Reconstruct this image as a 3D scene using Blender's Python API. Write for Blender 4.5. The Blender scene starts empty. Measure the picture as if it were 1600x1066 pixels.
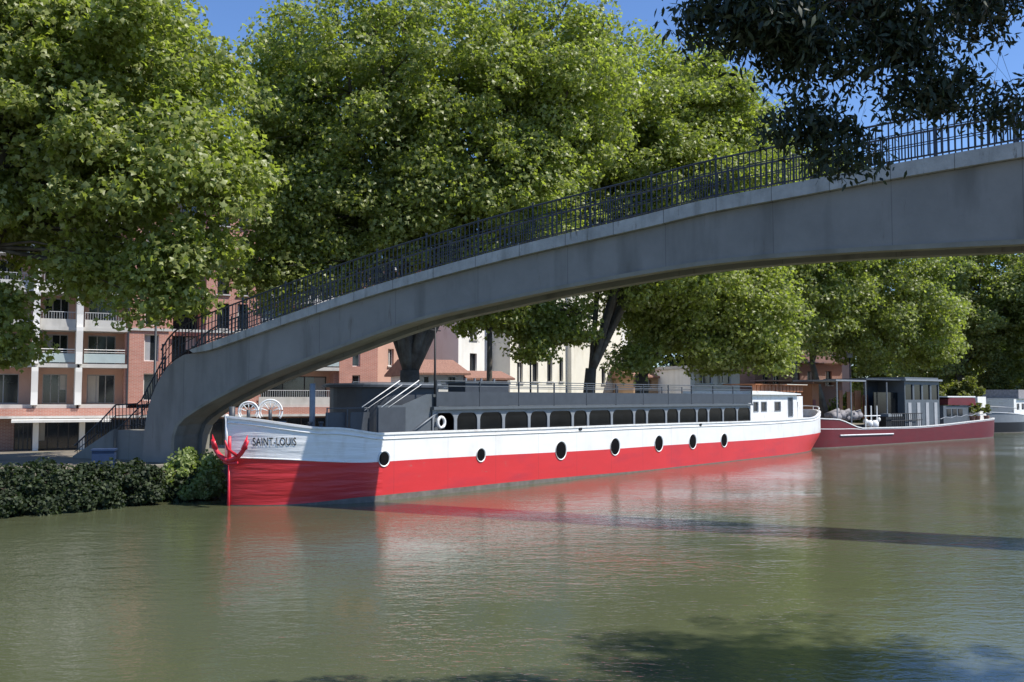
import bpy, math, random
import numpy as np
from mathutils import Vector, Matrix
R = math.radians
PI = math.pi
sc = bpy.context.scene
COL = sc.collection
random.seed(7)

# ------------------------------------------------------------------ camera model
F = 1500.0; CW = 1600; CH = 1066; HCAM = 3.0
PITCH = math.atan(89 / 1500.0)
def ray(px, py):
    v = CH / 2 - py; cp, sp = math.cos(PITCH), math.sin(PITCH)
    x = px - CW / 2; y = F * cp - v * sp; z = F * sp + v * cp
    return (x / y, 1.0, z / y)
def at(px, py, Y):
    r = ray(px, py); return Vector((r[0] * Y, Y, HCAM + r[2] * Y))
def proj(p):
    x, y, z = p[0], p[1], p[2] - HCAM
    cp, sp = math.cos(PITCH), math.sin(PITCH)
    d = y * cp + z * sp; v = -y * sp + z * cp
    return (CW / 2 + F * x / d, CH / 2 - F * v / d)
S = Vector((-4.0, 27.95, 0))
A = Vector((1211, 1500, 0)).normalized()          # along the canal, away from the camera
N = Vector((A.y, -A.x, 0))                        # across the canal, towards the camera's bank
def W(a, n, z=0.0): return S + A * a + N * n + Vector((0, 0, z))
def on_plane(px, py, P0, nrm):
    r = Vector(ray(px, py)); o = Vector((0, 0, HCAM))
    t = (P0 - o).dot(nrm) / r.dot(nrm)
    return o + r * t

# ------------------------------------------------------------------ materials
def mat(name, col, rough=0.6, var=0.12, scale=3.0, bump=0.0, bscale=20.0, metal=0.0, stretch=(1, 1, 1), spec=0.5, col2=None, dirt=None, dscale=1.5, streak=None, joint=None, rust=None):
    m = bpy.data.materials.new(name); m.use_nodes = True
    nt = m.node_tree; b = nt.nodes['Principled BSDF']
    b.inputs['Roughness'].default_value = rough; b.inputs['Metallic'].default_value = metal
    b.inputs['Specular IOR Level'].default_value = spec
    tc = nt.nodes.new('ShaderNodeTexCoord'); mp = nt.nodes.new('ShaderNodeMapping')
    mp.inputs['Scale'].default_value = stretch
    nt.links.new(tc.outputs['Object'], mp.inputs['Vector'])
    no = nt.nodes.new('ShaderNodeTexNoise'); no.inputs['Scale'].default_value = scale; no.inputs['Detail'].default_value = 6
    no.inputs['Roughness'].default_value = 0.65
    nt.links.new(mp.outputs[0], no.inputs['Vector'])
    cr = nt.nodes.new('ShaderNodeValToRGB'); cr.color_ramp.elements[0].position = 0.3; cr.color_ramp.elements[1].position = 0.7
    c2 = col2 if col2 else tuple(min(1, c * (1 + var)) for c in col)
    cr.color_ramp.elements[0].color = tuple(c * (1 - var) for c in col) + (1,)
    cr.color_ramp.elements[1].color = tuple(c2) + (1,)
    nt.links.new(no.outputs['Fac'], cr.inputs['Fac'])
    out = cr.outputs['Color']
    if dirt:
        n2 = nt.nodes.new('ShaderNodeTexNoise'); n2.inputs['Scale'].default_value = dscale; n2.inputs['Detail'].default_value = 8
        mp2 = nt.nodes.new('ShaderNodeMapping'); mp2.inputs['Scale'].default_value = streak or (1, 1, 1)
        nt.links.new(tc.outputs['Object'], mp2.inputs['Vector']); nt.links.new(mp2.outputs[0], n2.inputs['Vector'])
        r2 = nt.nodes.new('ShaderNodeValToRGB'); r2.color_ramp.elements[0].position = 0.52; r2.color_ramp.elements[1].position = 0.72
        mx = nt.nodes.new('ShaderNodeMixRGB'); mx.inputs[2].default_value = tuple(dirt) + (1,)
        nt.links.new(n2.outputs['Fac'], r2.inputs['Fac'])
        ml = nt.nodes.new('ShaderNodeMath'); ml.operation = 'MULTIPLY'; ml.inputs[1].default_value = 0.7
        nt.links.new(r2.outputs['Color'], ml.inputs[0]); nt.links.new(ml.outputs[0], mx.inputs[0])
        nt.links.new(out, mx.inputs[1]); out = mx.outputs[0]
    if rust:
        n4 = nt.nodes.new('ShaderNodeTexNoise'); n4.inputs['Scale'].default_value = rust[1]; n4.inputs['Detail'].default_value = 7; n4.inputs['Roughness'].default_value = .7
        mp4 = nt.nodes.new('ShaderNodeMapping'); mp4.inputs['Scale'].default_value = rust[2]; mp4.inputs['Location'].default_value = (3.1, 7.7, 1.3)
        nt.links.new(tc.outputs['Object'], mp4.inputs['Vector']); nt.links.new(mp4.outputs[0], n4.inputs['Vector'])
        r4 = nt.nodes.new('ShaderNodeValToRGB'); r4.color_ramp.elements[0].position = rust[3]; r4.color_ramp.elements[1].position = rust[3] + .09
        m4 = nt.nodes.new('ShaderNodeMath'); m4.operation = 'MULTIPLY'; m4.inputs[1].default_value = .75
        x4 = nt.nodes.new('ShaderNodeMixRGB'); x4.inputs[2].default_value = tuple(rust[0]) + (1,)
        nt.links.new(n4.outputs['Fac'], r4.inputs['Fac']); nt.links.new(r4.outputs['Color'], m4.inputs[0]); nt.links.new(m4.outputs[0], x4.inputs[0]); nt.links.new(out, x4.inputs[1]); out = x4.outputs[0]
    if joint:      # joint = (direction, period, width, darkening)
        dp = nt.nodes.new('ShaderNodeVectorMath'); dp.operation = 'DOT_PRODUCT'; dp.inputs[1].default_value = joint[0]; nt.links.new(tc.outputs['Object'], dp.inputs[0])
        a5 = nt.nodes.new('ShaderNodeMath'); a5.operation = 'ADD'; a5.inputs[1].default_value = 300.0; nt.links.new(dp.outputs['Value'], a5.inputs[0])
        m5 = nt.nodes.new('ShaderNodeMath'); m5.operation = 'MODULO'; m5.inputs[1].default_value = joint[1]; nt.links.new(a5.outputs[0], m5.inputs[0])
        l5 = nt.nodes.new('ShaderNodeMath'); l5.operation = 'LESS_THAN'; l5.inputs[1].default_value = joint[2]; nt.links.new(m5.outputs[0], l5.inputs[0])
        s5 = nt.nodes.new('ShaderNodeMath'); s5.operation = 'MULTIPLY'; s5.inputs[1].default_value = joint[3]; nt.links.new(l5.outputs[0], s5.inputs[0])
        x5 = nt.nodes.new('ShaderNodeMixRGB'); x5.inputs[2].default_value = (.02, .02, .02, 1); nt.links.new(s5.outputs[0], x5.inputs[0]); nt.links.new(out, x5.inputs[1]); out = x5.outputs[0]
    nt.links.new(out, b.inputs['Base Color'])
    if bump > 0:
        n3 = nt.nodes.new('ShaderNodeTexNoise'); n3.inputs['Scale'].default_value = bscale; n3.inputs['Detail'].default_value = 4
        nt.links.new(mp.outputs[0], n3.inputs['Vector'])
        bp = nt.nodes.new('ShaderNodeBump'); bp.inputs['Strength'].default_value = 1.0; bp.inputs['Distance'].default_value = bump
        nt.links.new(n3.outputs['Fac'], bp.inputs['Height']); nt.links.new(bp.outputs[0], b.inputs['Normal'])
    return m

def brick_mat(name, c1, c2, mortar, scale=1.0):
    m = bpy.data.materials.new(name); m.use_nodes = True; nt = m.node_tree; b = nt.nodes['Principled BSDF']
    b.inputs['Roughness'].default_value = 0.9
    tc = nt.nodes.new('ShaderNodeTexCoord'); sx = nt.nodes.new('ShaderNodeSeparateXYZ'); cx = nt.nodes.new('ShaderNodeCombineXYZ')
    ad = nt.nodes.new('ShaderNodeMath'); ad.operation = 'ADD'
    nt.links.new(tc.outputs['Object'], sx.inputs[0]); nt.links.new(sx.outputs[0], ad.inputs[0]); nt.links.new(sx.outputs[1], ad.inputs[1])
    nt.links.new(ad.outputs[0], cx.inputs[0]); nt.links.new(sx.outputs[2], cx.inputs[1])
    br = nt.nodes.new('ShaderNodeTexBrick'); br.inputs['Color1'].default_value = c1 + (1,); br.inputs['Color2'].default_value = c2 + (1,)
    br.inputs['Mortar'].default_value = mortar + (1,); br.inputs['Scale'].default_value = scale
    br.inputs['Brick Width'].default_value = 0.32; br.inputs['Row Height'].default_value = 0.09; br.inputs['Mortar Size'].default_value = 0.012
    nt.links.new(cx.outputs[0], br.inputs['Vector'])
    no = nt.nodes.new('ShaderNodeTexNoise'); no.inputs['Scale'].default_value = 0.8; nt.links.new(tc.outputs['Object'], no.inputs['Vector'])
    hv = nt.nodes.new('ShaderNodeHueSaturation'); mr = nt.nodes.new('ShaderNodeMapRange')
    mr.inputs['To Min'].default_value = 0.8; mr.inputs['To Max'].default_value = 1.2
    nt.links.new(no.outputs['Fac'], mr.inputs['Value']); nt.links.new(mr.outputs[0], hv.inputs['Value']); nt.links.new(br.outputs['Color'], hv.inputs['Color'])
    nt.links.new(hv.outputs[0], b.inputs['Base Color'])
    return m

def leaf_mat(name, base, light, trans=0.35, rough=0.42):
    m = bpy.data.materials.new(name); m.use_nodes = True; nt = m.node_tree; b = nt.nodes['Principled BSDF']
    at_ = nt.nodes.new('ShaderNodeAttribute'); at_.attribute_name = 'tint'
    cr = nt.nodes.new('ShaderNodeValToRGB')
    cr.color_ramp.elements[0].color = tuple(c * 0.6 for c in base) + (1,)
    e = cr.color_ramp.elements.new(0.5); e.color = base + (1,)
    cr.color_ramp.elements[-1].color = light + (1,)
    nt.links.new(at_.outputs['Fac'], cr.inputs['Fac'])
    nt.links.new(cr.outputs[0], b.inputs['Base Color'])
    b.inputs['Roughness'].default_value = rough
    tr = nt.nodes.new('ShaderNodeBsdfTranslucent'); mx = nt.nodes.new('ShaderNodeMixShader'); mx.inputs[0].default_value = trans
    hs = nt.nodes.new('ShaderNodeMixRGB'); hs.blend_type = 'MULTIPLY'; hs.inputs[0].default_value = 1; hs.inputs[2].default_value = (1.3, 1.5, 0.45, 1)
    nt.links.new(cr.outputs[0], hs.inputs[1]); nt.links.new(hs.outputs[0], tr.inputs['Color'])
    nt.links.new(b.outputs[0], mx.inputs[1]); nt.links.new(tr.outputs[0], mx.inputs[2])
    nt.links.new(mx.outputs[0], nt.nodes['Material Output'].inputs['Surface'])
    return m

def glass_mat(name, col=(0.02, 0.025, 0.03), rough=0.08):
    m = mat(name, col, rough=rough, var=0.3, scale=1.2, spec=0.8)
    return m

M = {}
M['hull_white'] = mat('hull_white', (0.82, 0.82, 0.80), 0.35, 0.03, 1.2, bump=0.05, bscale=1.3, stretch=(0.35, 0.35, 3.2), dirt=(0.66, 0.62, 0.56), dscale=2, streak=(1.2, 1.2, .6))
M['hull_red'] = mat('hull_red', (0.62, 0.034, 0.036), 0.38, 0.06, 1.4, bump=0.05, bscale=1.3, stretch=(0.35, 0.35, 3.2), dirt=(0.52, 0.04, 0.06), dscale=1.5, streak=(.4, .4, 2))
M['bow_white'] = M['hull_white']; M['bow_red'] = M['hull_red']
M['hull_white'] = mat('hull_side_white', (0.82, 0.82, 0.80), 0.35, 0.03, 1.2, bump=0.012, bscale=1.0, stretch=(0.5, 0.5, 1.5), dirt=(0.70, 0.67, 0.62), dscale=1.5, streak=(1, 1, .6), joint=((1, 0, 0), 2.35, .016, .3), rust=((0.48, 0.36, 0.25), 3, (1.6, 1.6, .35), .67))
M['hull_red'] = mat('hull_side_red', (0.62, 0.034, 0.036), 0.38, 0.06, 1.0, bump=0.014, bscale=1.0, stretch=(0.5, 0.5, 1.5), dirt=(0.46, 0.035, 0.05), dscale=1.2, streak=(.4, .4, 1.5), joint=((1, 0, 0), 2.35, .016, .3), rust=((0.45, 0.12, 0.10), 2.5, (.7, .7, 1.5), .62))
M['hull_boot'] = mat('hull_boot', (0.16, 0.14, 0.12), 0.7, 0.3, 4, dirt=(0.08, 0.09, 0.05), dscale=3)
M['hull_maroon'] = mat('hull_maroon', (0.13, 0.010, 0.012), 0.5, 0.15, 1.5, bump=0.005, bscale=4, stretch=(0.5, 0.5, 3), dirt=(0.12, 0.02, 0.02))
M['white_paint'] = mat('white_paint', (0.8, 0.8, 0.78), 0.4, 0.04, 2, dirt=(0.55, 0.5, 0.45), dscale=5)
M['red_paint'] = mat('red_paint', (0.65, 0.03, 0.05), 0.4, 0.15, 6, bump=0.004, bscale=12)
M['grey_steel'] = mat('grey_steel', (0.10, 0.115, 0.13), 0.5, 0.12, 3, spec=0.4)
M['grey_light'] = mat('grey_light', (0.22, 0.24, 0.26), 0.5, 0.12, 3)
M['dark_steel'] = mat('dark_steel', (0.05, 0.058, 0.07), 0.5, 0.15, 3)
M['black'] = mat('black', (0.012, 0.012, 0.013), 0.6, 0.2, 3)
M['deck'] = mat('deck', (0.16, 0.14, 0.12), 0.8, 0.2, 5)
M['glass'] = glass_mat('glass')
M['void'] = mat('void', (0.008, 0.008, 0.009), 0.9, 0.3, 3, spec=0.05)
M['frame_blue'] = mat('frame_blue', (0.22, 0.24, 0.26), 0.5, 0.1, 3)
M['glass_black'] = mat('glass_black', (0.006, 0.007, 0.008), 0.12, 0.5, 1.5, spec=0.3)
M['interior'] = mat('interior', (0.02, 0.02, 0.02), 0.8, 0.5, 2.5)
M['wood'] = mat('wood', (0.30, 0.12, 0.05), 0.65, 0.3, 4, stretch=(4, 4, .6), bump=0.003)
M['wood_dark'] = mat('wood_dark', (0.13, 0.06, 0.035), 0.7, 0.3, 4, stretch=(4, 4, .6))
M['bridge_face'] = mat('bridge_face', (0.235, 0.228, 0.212), 0.85, 0.12, 0.8, bump=0.008, bscale=10, dirt=(0.115, 0.11, 0.098), dscale=0.9, streak=(1.6, 1.6, 0.3), joint=((0.9035, -0.429, 0), 2.6, .018, .35), rust=((0.13, 0.10, 0.075), 1.5, (2.2, 2.2, .3), .62))
M['bridge_cornice'] = mat('bridge_cornice', (0.38, 0.38, 0.36), 0.9, 0.2, 2.5, bump=0.008, bscale=16, dirt=(0.19, 0.19, 0.17), dscale=1.6, streak=(2.5, 2.5, 0.4), joint=((0.9035, -0.429, 0), 1.3, .02, .6), rust=((0.10, 0.09, 0.07), 2.5, (3, 3, .6), .6))
M['bridge_soffit'] = mat('bridge_soffit', (0.24, 0.23, 0.19), 0.9, 0.15, 1.5, bump=0.005, bscale=14, dirt=(0.15, 0.14, 0.11), dscale=1)
M['rail_iron'] = mat('rail_iron', (0.02, 0.028, 0.042), 0.5, 0.2, 4)
M['bark'] = mat('bark', (0.08, 0.068, 0.052), 0.95, 0.35, 2.5, bump=0.03, bscale=8, dirt=(0.17, 0.165, 0.13), dscale=2.2, streak=(1, 1, .6))
M['bark_dark'] = mat('bark_dark', (0.06, 0.045, 0.032), 0.95, 0.3, 4, bump=0.02, bscale=14)
M['brick'] = brick_mat('brick', (0.50, 0.21, 0.155), (0.42, 0.165, 0.12), (0.5, 0.38, 0.32))
M['brick_brown'] = brick_mat('brick_brown', (0.28, 0.14, 0.10), (0.22, 0.11, 0.08), (0.35, 0.3, 0.27))
M['concrete'] = mat('concrete', (0.52, 0.51, 0.48), 0.85, 0.08, 1.2, dirt=(0.38, 0.37, 0.34), dscale=1.2, streak=(1.5, 1.5, .4))
M['render_white'] = mat('render_white', (0.82, 0.81, 0.77), 0.9, 0.05, 0.6, dirt=(0.66, 0.64, 0.58), dscale=0.8, streak=(1.5, 1.5, .4))
M['render_cream'] = mat('render_cream', (0.80, 0.77, 0.66), 0.9, 0.06, 0.6, dirt=(0.6, 0.55, 0.43), dscale=0.8, streak=(1.5, 1.5, .4))
M['render_pink'] = mat('render_pink', (0.55, 0.34, 0.26), 0.9, 0.08, 0.6, dirt=(0.42, 0.26, 0.2), dscale=0.8)
M['render_orange'] = mat('render_orange', (0.50, 0.33, 0.20), 0.9, 0.08, 0.6, dirt=(0.4, 0.22, 0.12), dscale=0.8)
M['tile'] = mat('tile', (0.30, 0.16, 0.115), 0.85, 0.25, 3, bump=0.04, bscale=3, stretch=(4, 1, 1), dirt=(0.26, 0.13, 0.09), dscale=1.5)
M['glass_rail'] = mat('glass_rail', (0.42, 0.50, 0.50), 0.25, 0.05, 2)
M['frame_dark'] = mat('frame_dark', (0.05, 0.05, 0.055), 0.5, 0.1, 3)
M['shutter'] = mat('shutter', (0.36, 0.37, 0.38), 0.6, 0.1, 3)
M['blue_bin'] = mat('blue_bin', (0.015, 0.035, 0.09), 0.5, 0.15, 4)
M['cloth_grey'] = mat('cloth_grey', (0.25, 0.24, 0.25), 0.9, 0.3, 5)
M['ground'] = mat('ground', (0.20, 0.17, 0.13), 0.95, 0.2, 0.6, bump=0.02, bscale=6, dirt=(0.07, 0.09, 0.03), dscale=0.35)
M['stone'] = mat('stone', (0.24, 0.22, 0.18), 0.9, 0.25, 1.5, bump=0.03, bscale=5, dirt=(0.09, 0.10, 0.05), dscale=1.2)
M['leaf_plane'] = leaf_mat('leaf_plane', (0.27, 0.30, 0.09), (0.47, 0.49, 0.22), 0.52, 0.42)
M['leaf_far'] = leaf_mat('leaf_far', (0.26, 0.29, 0.10), (0.45, 0.47, 0.22), 0.52, 0.42)
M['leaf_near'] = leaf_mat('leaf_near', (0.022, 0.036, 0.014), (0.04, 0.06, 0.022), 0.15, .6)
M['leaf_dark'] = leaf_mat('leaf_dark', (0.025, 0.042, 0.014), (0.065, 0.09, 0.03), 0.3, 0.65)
M['leaf_shrub'] = leaf_mat('leaf_shrub', (0.24, 0.30, 0.10), (0.46, 0.50, 0.26), 0.45, .5)
M['leaf_yellow'] = leaf_mat('leaf_yellow', (0.17, 0.18, 0.045), (0.32, 0.32, 0.11), 0.45, .5)

# water: murky olive body with fine wind ripples
def water_material():
    m = bpy.data.materials.new('canal_water'); m.use_nodes = True; nt = m.node_tree; b = nt.nodes['Principled BSDF']
    tc = nt.nodes.new('ShaderNodeTexCoord')
    no = nt.nodes.new('ShaderNodeTexNoise'); no.inputs['Scale'].default_value = 0.09; no.inputs['Detail'].default_value = 3
    nt.links.new(tc.outputs['Object'], no.inputs['Vector'])
    cr = nt.nodes.new('ShaderNodeValToRGB'); cr.color_ramp.elements[0].position = .35; cr.color_ramp.elements[1].position = .65
    cr.color_ramp.elements[0].color = (0.080, 0.091, 0.046, 1); cr.color_ramp.elements[1].color = (0.094, 0.104, 0.056, 1)
    nt.links.new(no.outputs['Fac'], cr.inputs[0]); nt.links.new(cr.outputs[0], b.inputs['Base Color'])
    b.inputs['Roughness'].default_value = 0.06; b.inputs['IOR'].default_value = 1.333
    # calm and ruffled patches
    pn = nt.nodes.new('ShaderNodeTexNoise'); pn.inputs['Scale'].default_value = 0.16; pn.inputs['Detail'].default_value = 2
    nt.links.new(tc.outputs['Object'], pn.inputs['Vector'])
    pr = nt.nodes.new('ShaderNodeMapRange'); pr.inputs['From Min'].default_value = .35; pr.inputs['From Max'].default_value = .68
    pr.inputs['To Min'].default_value = .35; pr.inputs['To Max'].default_value = 1.9; nt.links.new(pn.outputs['Fac'], pr.inputs['Value'])
    def noise(scale, st, rot, det):
        mp = nt.nodes.new('ShaderNodeMapping'); mp.inputs['Scale'].default_value = st; mp.inputs['Rotation'].default_value = (0, 0, rot)
        nt.links.new(tc.outputs['Object'], mp.inputs['Vector'])
        n = nt.nodes.new('ShaderNodeTexNoise'); n.inputs['Scale'].default_value = scale; n.inputs['Detail'].default_value = det
        n.inputs['Distortion'].default_value = 0.4
        nt.links.new(mp.outputs[0], n.inputs['Vector']); return n.outputs['Fac']
    a = noise(5.5, (1, 1.5, 1), R(20), 3); c = noise(1.4, (0.8, 1.6, 1), R(-12), 2); d = noise(16, (1, 1.3, 1), R(50), 2)
    def mul(x, k):
        q = nt.nodes.new('ShaderNodeMath'); q.operation = 'MULTIPLY'; q.inputs[1].default_value = k; nt.links.new(x, q.inputs[0]); return q.outputs[0]
    def add(x, y):
        q = nt.nodes.new('ShaderNodeMath'); q.operation = 'ADD'; nt.links.new(x, q.inputs[0]); nt.links.new(y, q.inputs[1]); return q.outputs[0]
    h = add(add(mul(a, 0.0085), mul(c, 0.014)), mul(d, 0.0028))
    q = nt.nodes.new('ShaderNodeMath'); q.operation = 'MULTIPLY'; nt.links.new(h, q.inputs[0]); nt.links.new(pr.outputs[0], q.inputs[1])
    bp = nt.nodes.new('ShaderNodeBump'); bp.inputs['Strength'].default_value = 1; bp.inputs['Distance'].default_value = 1.0
    nt.links.new(q.outputs[0], bp.inputs['Height']); nt.links.new(bp.outputs[0], b.inputs['Normal'])
    return m
M['water'] = water_material()

# ------------------------------------------------------------------ object helpers
MW = {}
def tag(o, label=None, cat=None, group=None, kind=None):
    if label: o['label'] = label
    if cat: o['category'] = cat
    if group: o['group'] = group
    if kind: o['kind'] = kind
    return o
def empty(name, loc, rz=0.0, label=None, cat=None, group=None):
    o = bpy.data.objects.new(name, None); COL.objects.link(o)
    o.location = loc; o.rotation_euler = (0, 0, rz); o.empty_display_size = 0.5
    MW[o.name] = Matrix.Translation(Vector(loc)) @ Matrix.Rotation(rz, 4, 'Z')
    return tag(o, label, cat, group)
def rz_of(d): return math.atan2(d[1], d[0])

class MB:
    def __init__(s): s.v = []; s.f = []; s.m = []; s.mats = []
    def mi(s, m):
        if m not in s.mats: s.mats.append(m)
        return s.mats.index(m)
    def add(s, vs, fs, m):
        k = len(s.v); s.v += [tuple(v) for v in vs]; i = s.mi(m)
        for f in fs: s.f.append(tuple(k + q for q in f)); s.m.append(i)
    def box(s, x0, x1, y0, y1, z0, z1, m):
        vs = [(x, y, z) for z in (z0, z1) for y in (y0, y1) for x in (x0, x1)]
        s.add(vs, [(0, 2, 3, 1), (4, 5, 7, 6), (0, 1, 5, 4), (2, 6, 7, 3), (0, 4, 6, 2), (1, 3, 7, 5)], m)
    def bar(s, p, q, r, m, n=6, r2=None):
        p = Vector(p); q = Vector(q); s.tube([p, q], [r, r if r2 is None else r2], m, n)
    def tube(s, pts, rad, m, n=8, cap=True):
        pts = [Vector(p) for p in pts]
        if not isinstance(rad, (list, tuple)): rad = [rad] * len(pts)
        vs = []; ref = None
        for i, p in enumerate(pts):
            d = (pts[min(i + 1, len(pts) - 1)] - pts[max(i - 1, 0)])
            d = d.normalized() if d.length > 1e-9 else Vector((0, 0, 1))
            if ref is None: ref = Vector((0, 0, 1)) if abs(d.z) < .9 else Vector((1, 0, 0))
            x = d.cross(ref)
            if x.length < 1e-4: x = d.cross(Vector((0, 1, 0)))
            x.normalize(); y = d.cross(x).normalized(); ref = -y if False else ref
            for k in range(n):
                a = 2 * PI * k / n; vs.append(p + (x * math.cos(a) + y * math.sin(a)) * rad[i])
        fs = []
        for i in range(len(pts) - 1):
            for k in range(n):
                a = i * n + k; b = i * n + (k + 1) % n; fs.append((a, b, b + n, a + n))
        if cap: fs.append(tuple(range(n))[::-1]); fs.append(tuple(range((len(pts) - 1) * n, len(pts) * n)))
        s.add(vs, fs, m)
    def prism(s, poly, fn, t0, t1, m, mside=None):
        """poly: 2D outline; fn(x, y, t) -> 3D; extruded from t0 to t1"""
        n = len(poly); vs = [fn(x, y, t0) for x, y in poly] + [fn(x, y, t1) for x, y in poly]
        s.add(vs, [tuple(range(n))[::-1], tuple(range(n, 2 * n))], m)
        s.add(vs, [(i, (i + 1) % n, (i + 1) % n + n, i + n) for i in range(n)], mside or m)
    def build(s, name, parent=None, world=False, smooth=False, origin=None, recalc=True):
        me = bpy.data.meshes.new(name); vs = s.v
        if world and parent is not None:
            inv = MW[parent.name].inverted(); vs = [inv @ Vector(v) for v in vs]
        elif origin is not None:
            vs = [Vector(v) - Vector(origin) for v in vs]
        me.from_pydata([tuple(v) for v in vs], [], s.f)
        for m in s.mats: me.materials.append(M[m] if isinstance(m, str) else m)
        me.polygons.foreach_set('material_index', s.m)
        if recalc:
            import bmesh
            bm = bmesh.new(); bm.from_mesh(me); bmesh.ops.recalc_face_normals(bm, faces=bm.faces); bm.to_mesh(me); bm.free()
        if smooth: me.polygons.foreach_set('use_smooth', [True] * len(me.polygons))
        me.update()
        o = bpy.data.objects.new(name, me); COL.objects.link(o)
        if parent is not None: o.parent = parent; MW[o.name] = MW[parent.name]
        elif origin is not None: o.location = origin
        if parent is None: MW[o.name] = Matrix.Translation(Vector(origin or (0, 0, 0)))
        return o
def bx(name, parent, m, *a):
    b = MB(); b.box(*a, m); return b.build(name, parent)

def copy_tree(o, parent=None):
    c = o.copy(); COL.objects.link(c); c.parent = parent
    for ch in list(o.children): copy_tree(ch, c)
    return c

def catmull(pts, k=8):
    out = []
    n = len(pts)
    for i in range(n - 1):
        p0 = pts[max(i - 1, 0)]; p1 = pts[i]; p2 = pts[i + 1]; p3 = pts[min(i + 2, n - 1)]
        for j in range(k):
            t = j / k
            out.append(tuple(0.5 * ((2 * p1[q]) + (-p0[q] + p2[q]) * t + (2 * p0[q] - 5 * p1[q] + 4 * p2[q] - p3[q]) * t * t + (-p0[q] + 3 * p1[q] - 3 * p2[q] + p3[q]) * t ** 3) for q in range(len(p1))))
    out.append(tuple(pts[-1])); return out

# ------------------------------------------------------------------ world, sun, camera
SUN_AZ = R(-14.0); SUN_EL = R(55)
sdir = Vector((math.cos(SUN_AZ) * math.cos(SUN_EL), math.sin(SUN_AZ) * math.cos(SUN_EL), math.sin(SUN_EL)))
w = bpy.data.worlds.new('World'); sc.world = w; w.use_nodes = True
nt = w.node_tree; bg = nt.nodes['Background']
sky = nt.nodes.new('ShaderNodeTexSky'); sky.sky_type = 'NISHITA'; sky.sun_disc = False
sky.sun_elevation = SUN_EL; sky.sun_rotation = math.atan2(sdir.x, sdir.y)
sky.air_density = 1.0; sky.dust_density = 0.1; sky.ozone_density = 5.0; sky.altitude = 100
sm = nt.nodes.new('ShaderNodeMixRGB'); sm.blend_type = 'MULTIPLY'; sm.inputs[0].default_value = 1; sm.inputs[2].default_value = (.66, .74, .88, 1)
nt.links.new(sky.outputs[0], sm.inputs[1]); nt.links.new(sm.outputs[0], bg.inputs[0]); bg.inputs[1].default_value = 0.145
ld = bpy.data.lights.new('sun', 'SUN'); ld.energy = 4.4; ld.angle = R(0.53); ld.color = (1.0, 0.95, 0.87)
lo = bpy.data.objects.new('sun', ld); COL.objects.link(lo); lo.rotation_euler = sdir.to_track_quat('Z', 'Y').to_euler(); lo.location = (30, 0, 60)
cd = bpy.data.cameras.new('camera'); cam = bpy.data.objects.new('camera', cd); COL.objects.link(cam)
cd.sensor_width = 36; cd.lens = 36 * F / CW; cd.clip_end = 3000; cd.clip_start = 0.1
cam.location = (0, 0, HCAM); cam.rotation_euler = (PI / 2 + PITCH, 0, 0); sc.camera = cam
sc.view_settings.view_transform = 'Standard'; sc.view_settings.look = 'None'; sc.view_settings.gamma = 1; sc.view_settings.exposure = 0.5
sc.cycles.max_bounces = 7; sc.cycles.diffuse_bounces = 5; sc.cycles.transmission_bounces = 4; sc.cycles.glossy_bounces = 3; sc.cycles.transparent_max_bounces = 4

# ------------------------------------------------------------------ setting: water and land
BANK = [(-160, -5.6), (-20, -5.5), (38, -5.5), (62, -3.2), (110, -1.0), (200, 6.0), (420, 20.0)]
def bank_n(a):
    for (a0, n0), (a1, n1) in zip(BANK, BANK[1:]):
        if a <= a1: return n0 + (n1 - n0) * (a - a0) / (a1 - a0)
    return BANK[-1][1]
AS = sorted(set(list(range(-160, 421, 10)) + [38, 62]))
b = MB()
vs = []; fs = []
for a in AS: vs += [W(a, bank_n(a) - 0.3, 0), W(a, 8, 0), W(a, 20.6, 0)]
for i in range(len(AS) - 1):
    for k in range(2): fs.append((i * 3 + k, i * 3 + k + 1, i * 3 + k + 4, i * 3 + k + 3))
b.add(vs, fs, 'water'); tag(b.build('water'), 'olive green canal water with fine ripples', kind='structure')
# far land: towpath, then the ground falls to street level behind
prof = [(0.45, 0.95), (3, 1.0), (6, 1.02), (9, 1.0), (13, 0.75), (18, 0.2), (24, -0.35), (30, -0.42), (45, -0.42), (80, -0.4), (200, 0), (500, 0), (1100, 0)]
b = MB(); vs = []; fs = []
rnd = random.Random(3)
for a in AS:
    for j, (d, z) in enumerate(prof): vs.append(W(a * (1 + d / 900), bank_n(a) - d, z + (rnd.uniform(-.05, .05) if 0 < j < 5 else 0)))
K = len(prof)
for i in range(len(AS) - 1):
    for k in range(K - 1): fs.append((i * K + k, i * K + k + 1, (i + 1) * K + k + 1, (i + 1) * K + k))
b.add(vs, fs, 'ground'); tag(b.build('ground', smooth=True), 'earth and gravel towpath and ground beyond the canal', kind='structure')
# quay wall along the far side
b = MB()
vs = []; fs = []
for a in AS:
    n = bank_n(a); vs += [W(a, n + .02, -1.2), W(a, n - .05, 1.0), W(a, n - .5, 1.0), W(a, n - .5, -1.2)]
for i in range(len(AS) - 1):
    for k in range(3): fs.append((i * 4 + k, i * 4 + k + 1, i * 4 + k + 5, i * 4 + k + 4))
b.add(vs, fs, 'stone')
tag(b.build('quay_wall'), 'low stained stone quay wall behind the moored barges', 'wall')
# near bank
b = MB()
vs = [];
for a in AS: vs += [W(a, 20.3, -1), W(a, 20.3, 1.35), W(a, 20.7, 1.38), W(a, 26, 1.4), W(a, 60, 1.4), W(a, 700, 1.4)]
fs = []
for i in range(len(AS) - 1):
    for k in range(5): fs.append((i * 6 + k, i * 6 + k + 1, i * 6 + k + 7, i * 6 + k + 6))
b.add(vs, fs, 'ground'); tag(b.build('near_bank_ground'), 'earth bank on the near side of the canal', kind='structure')

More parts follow.
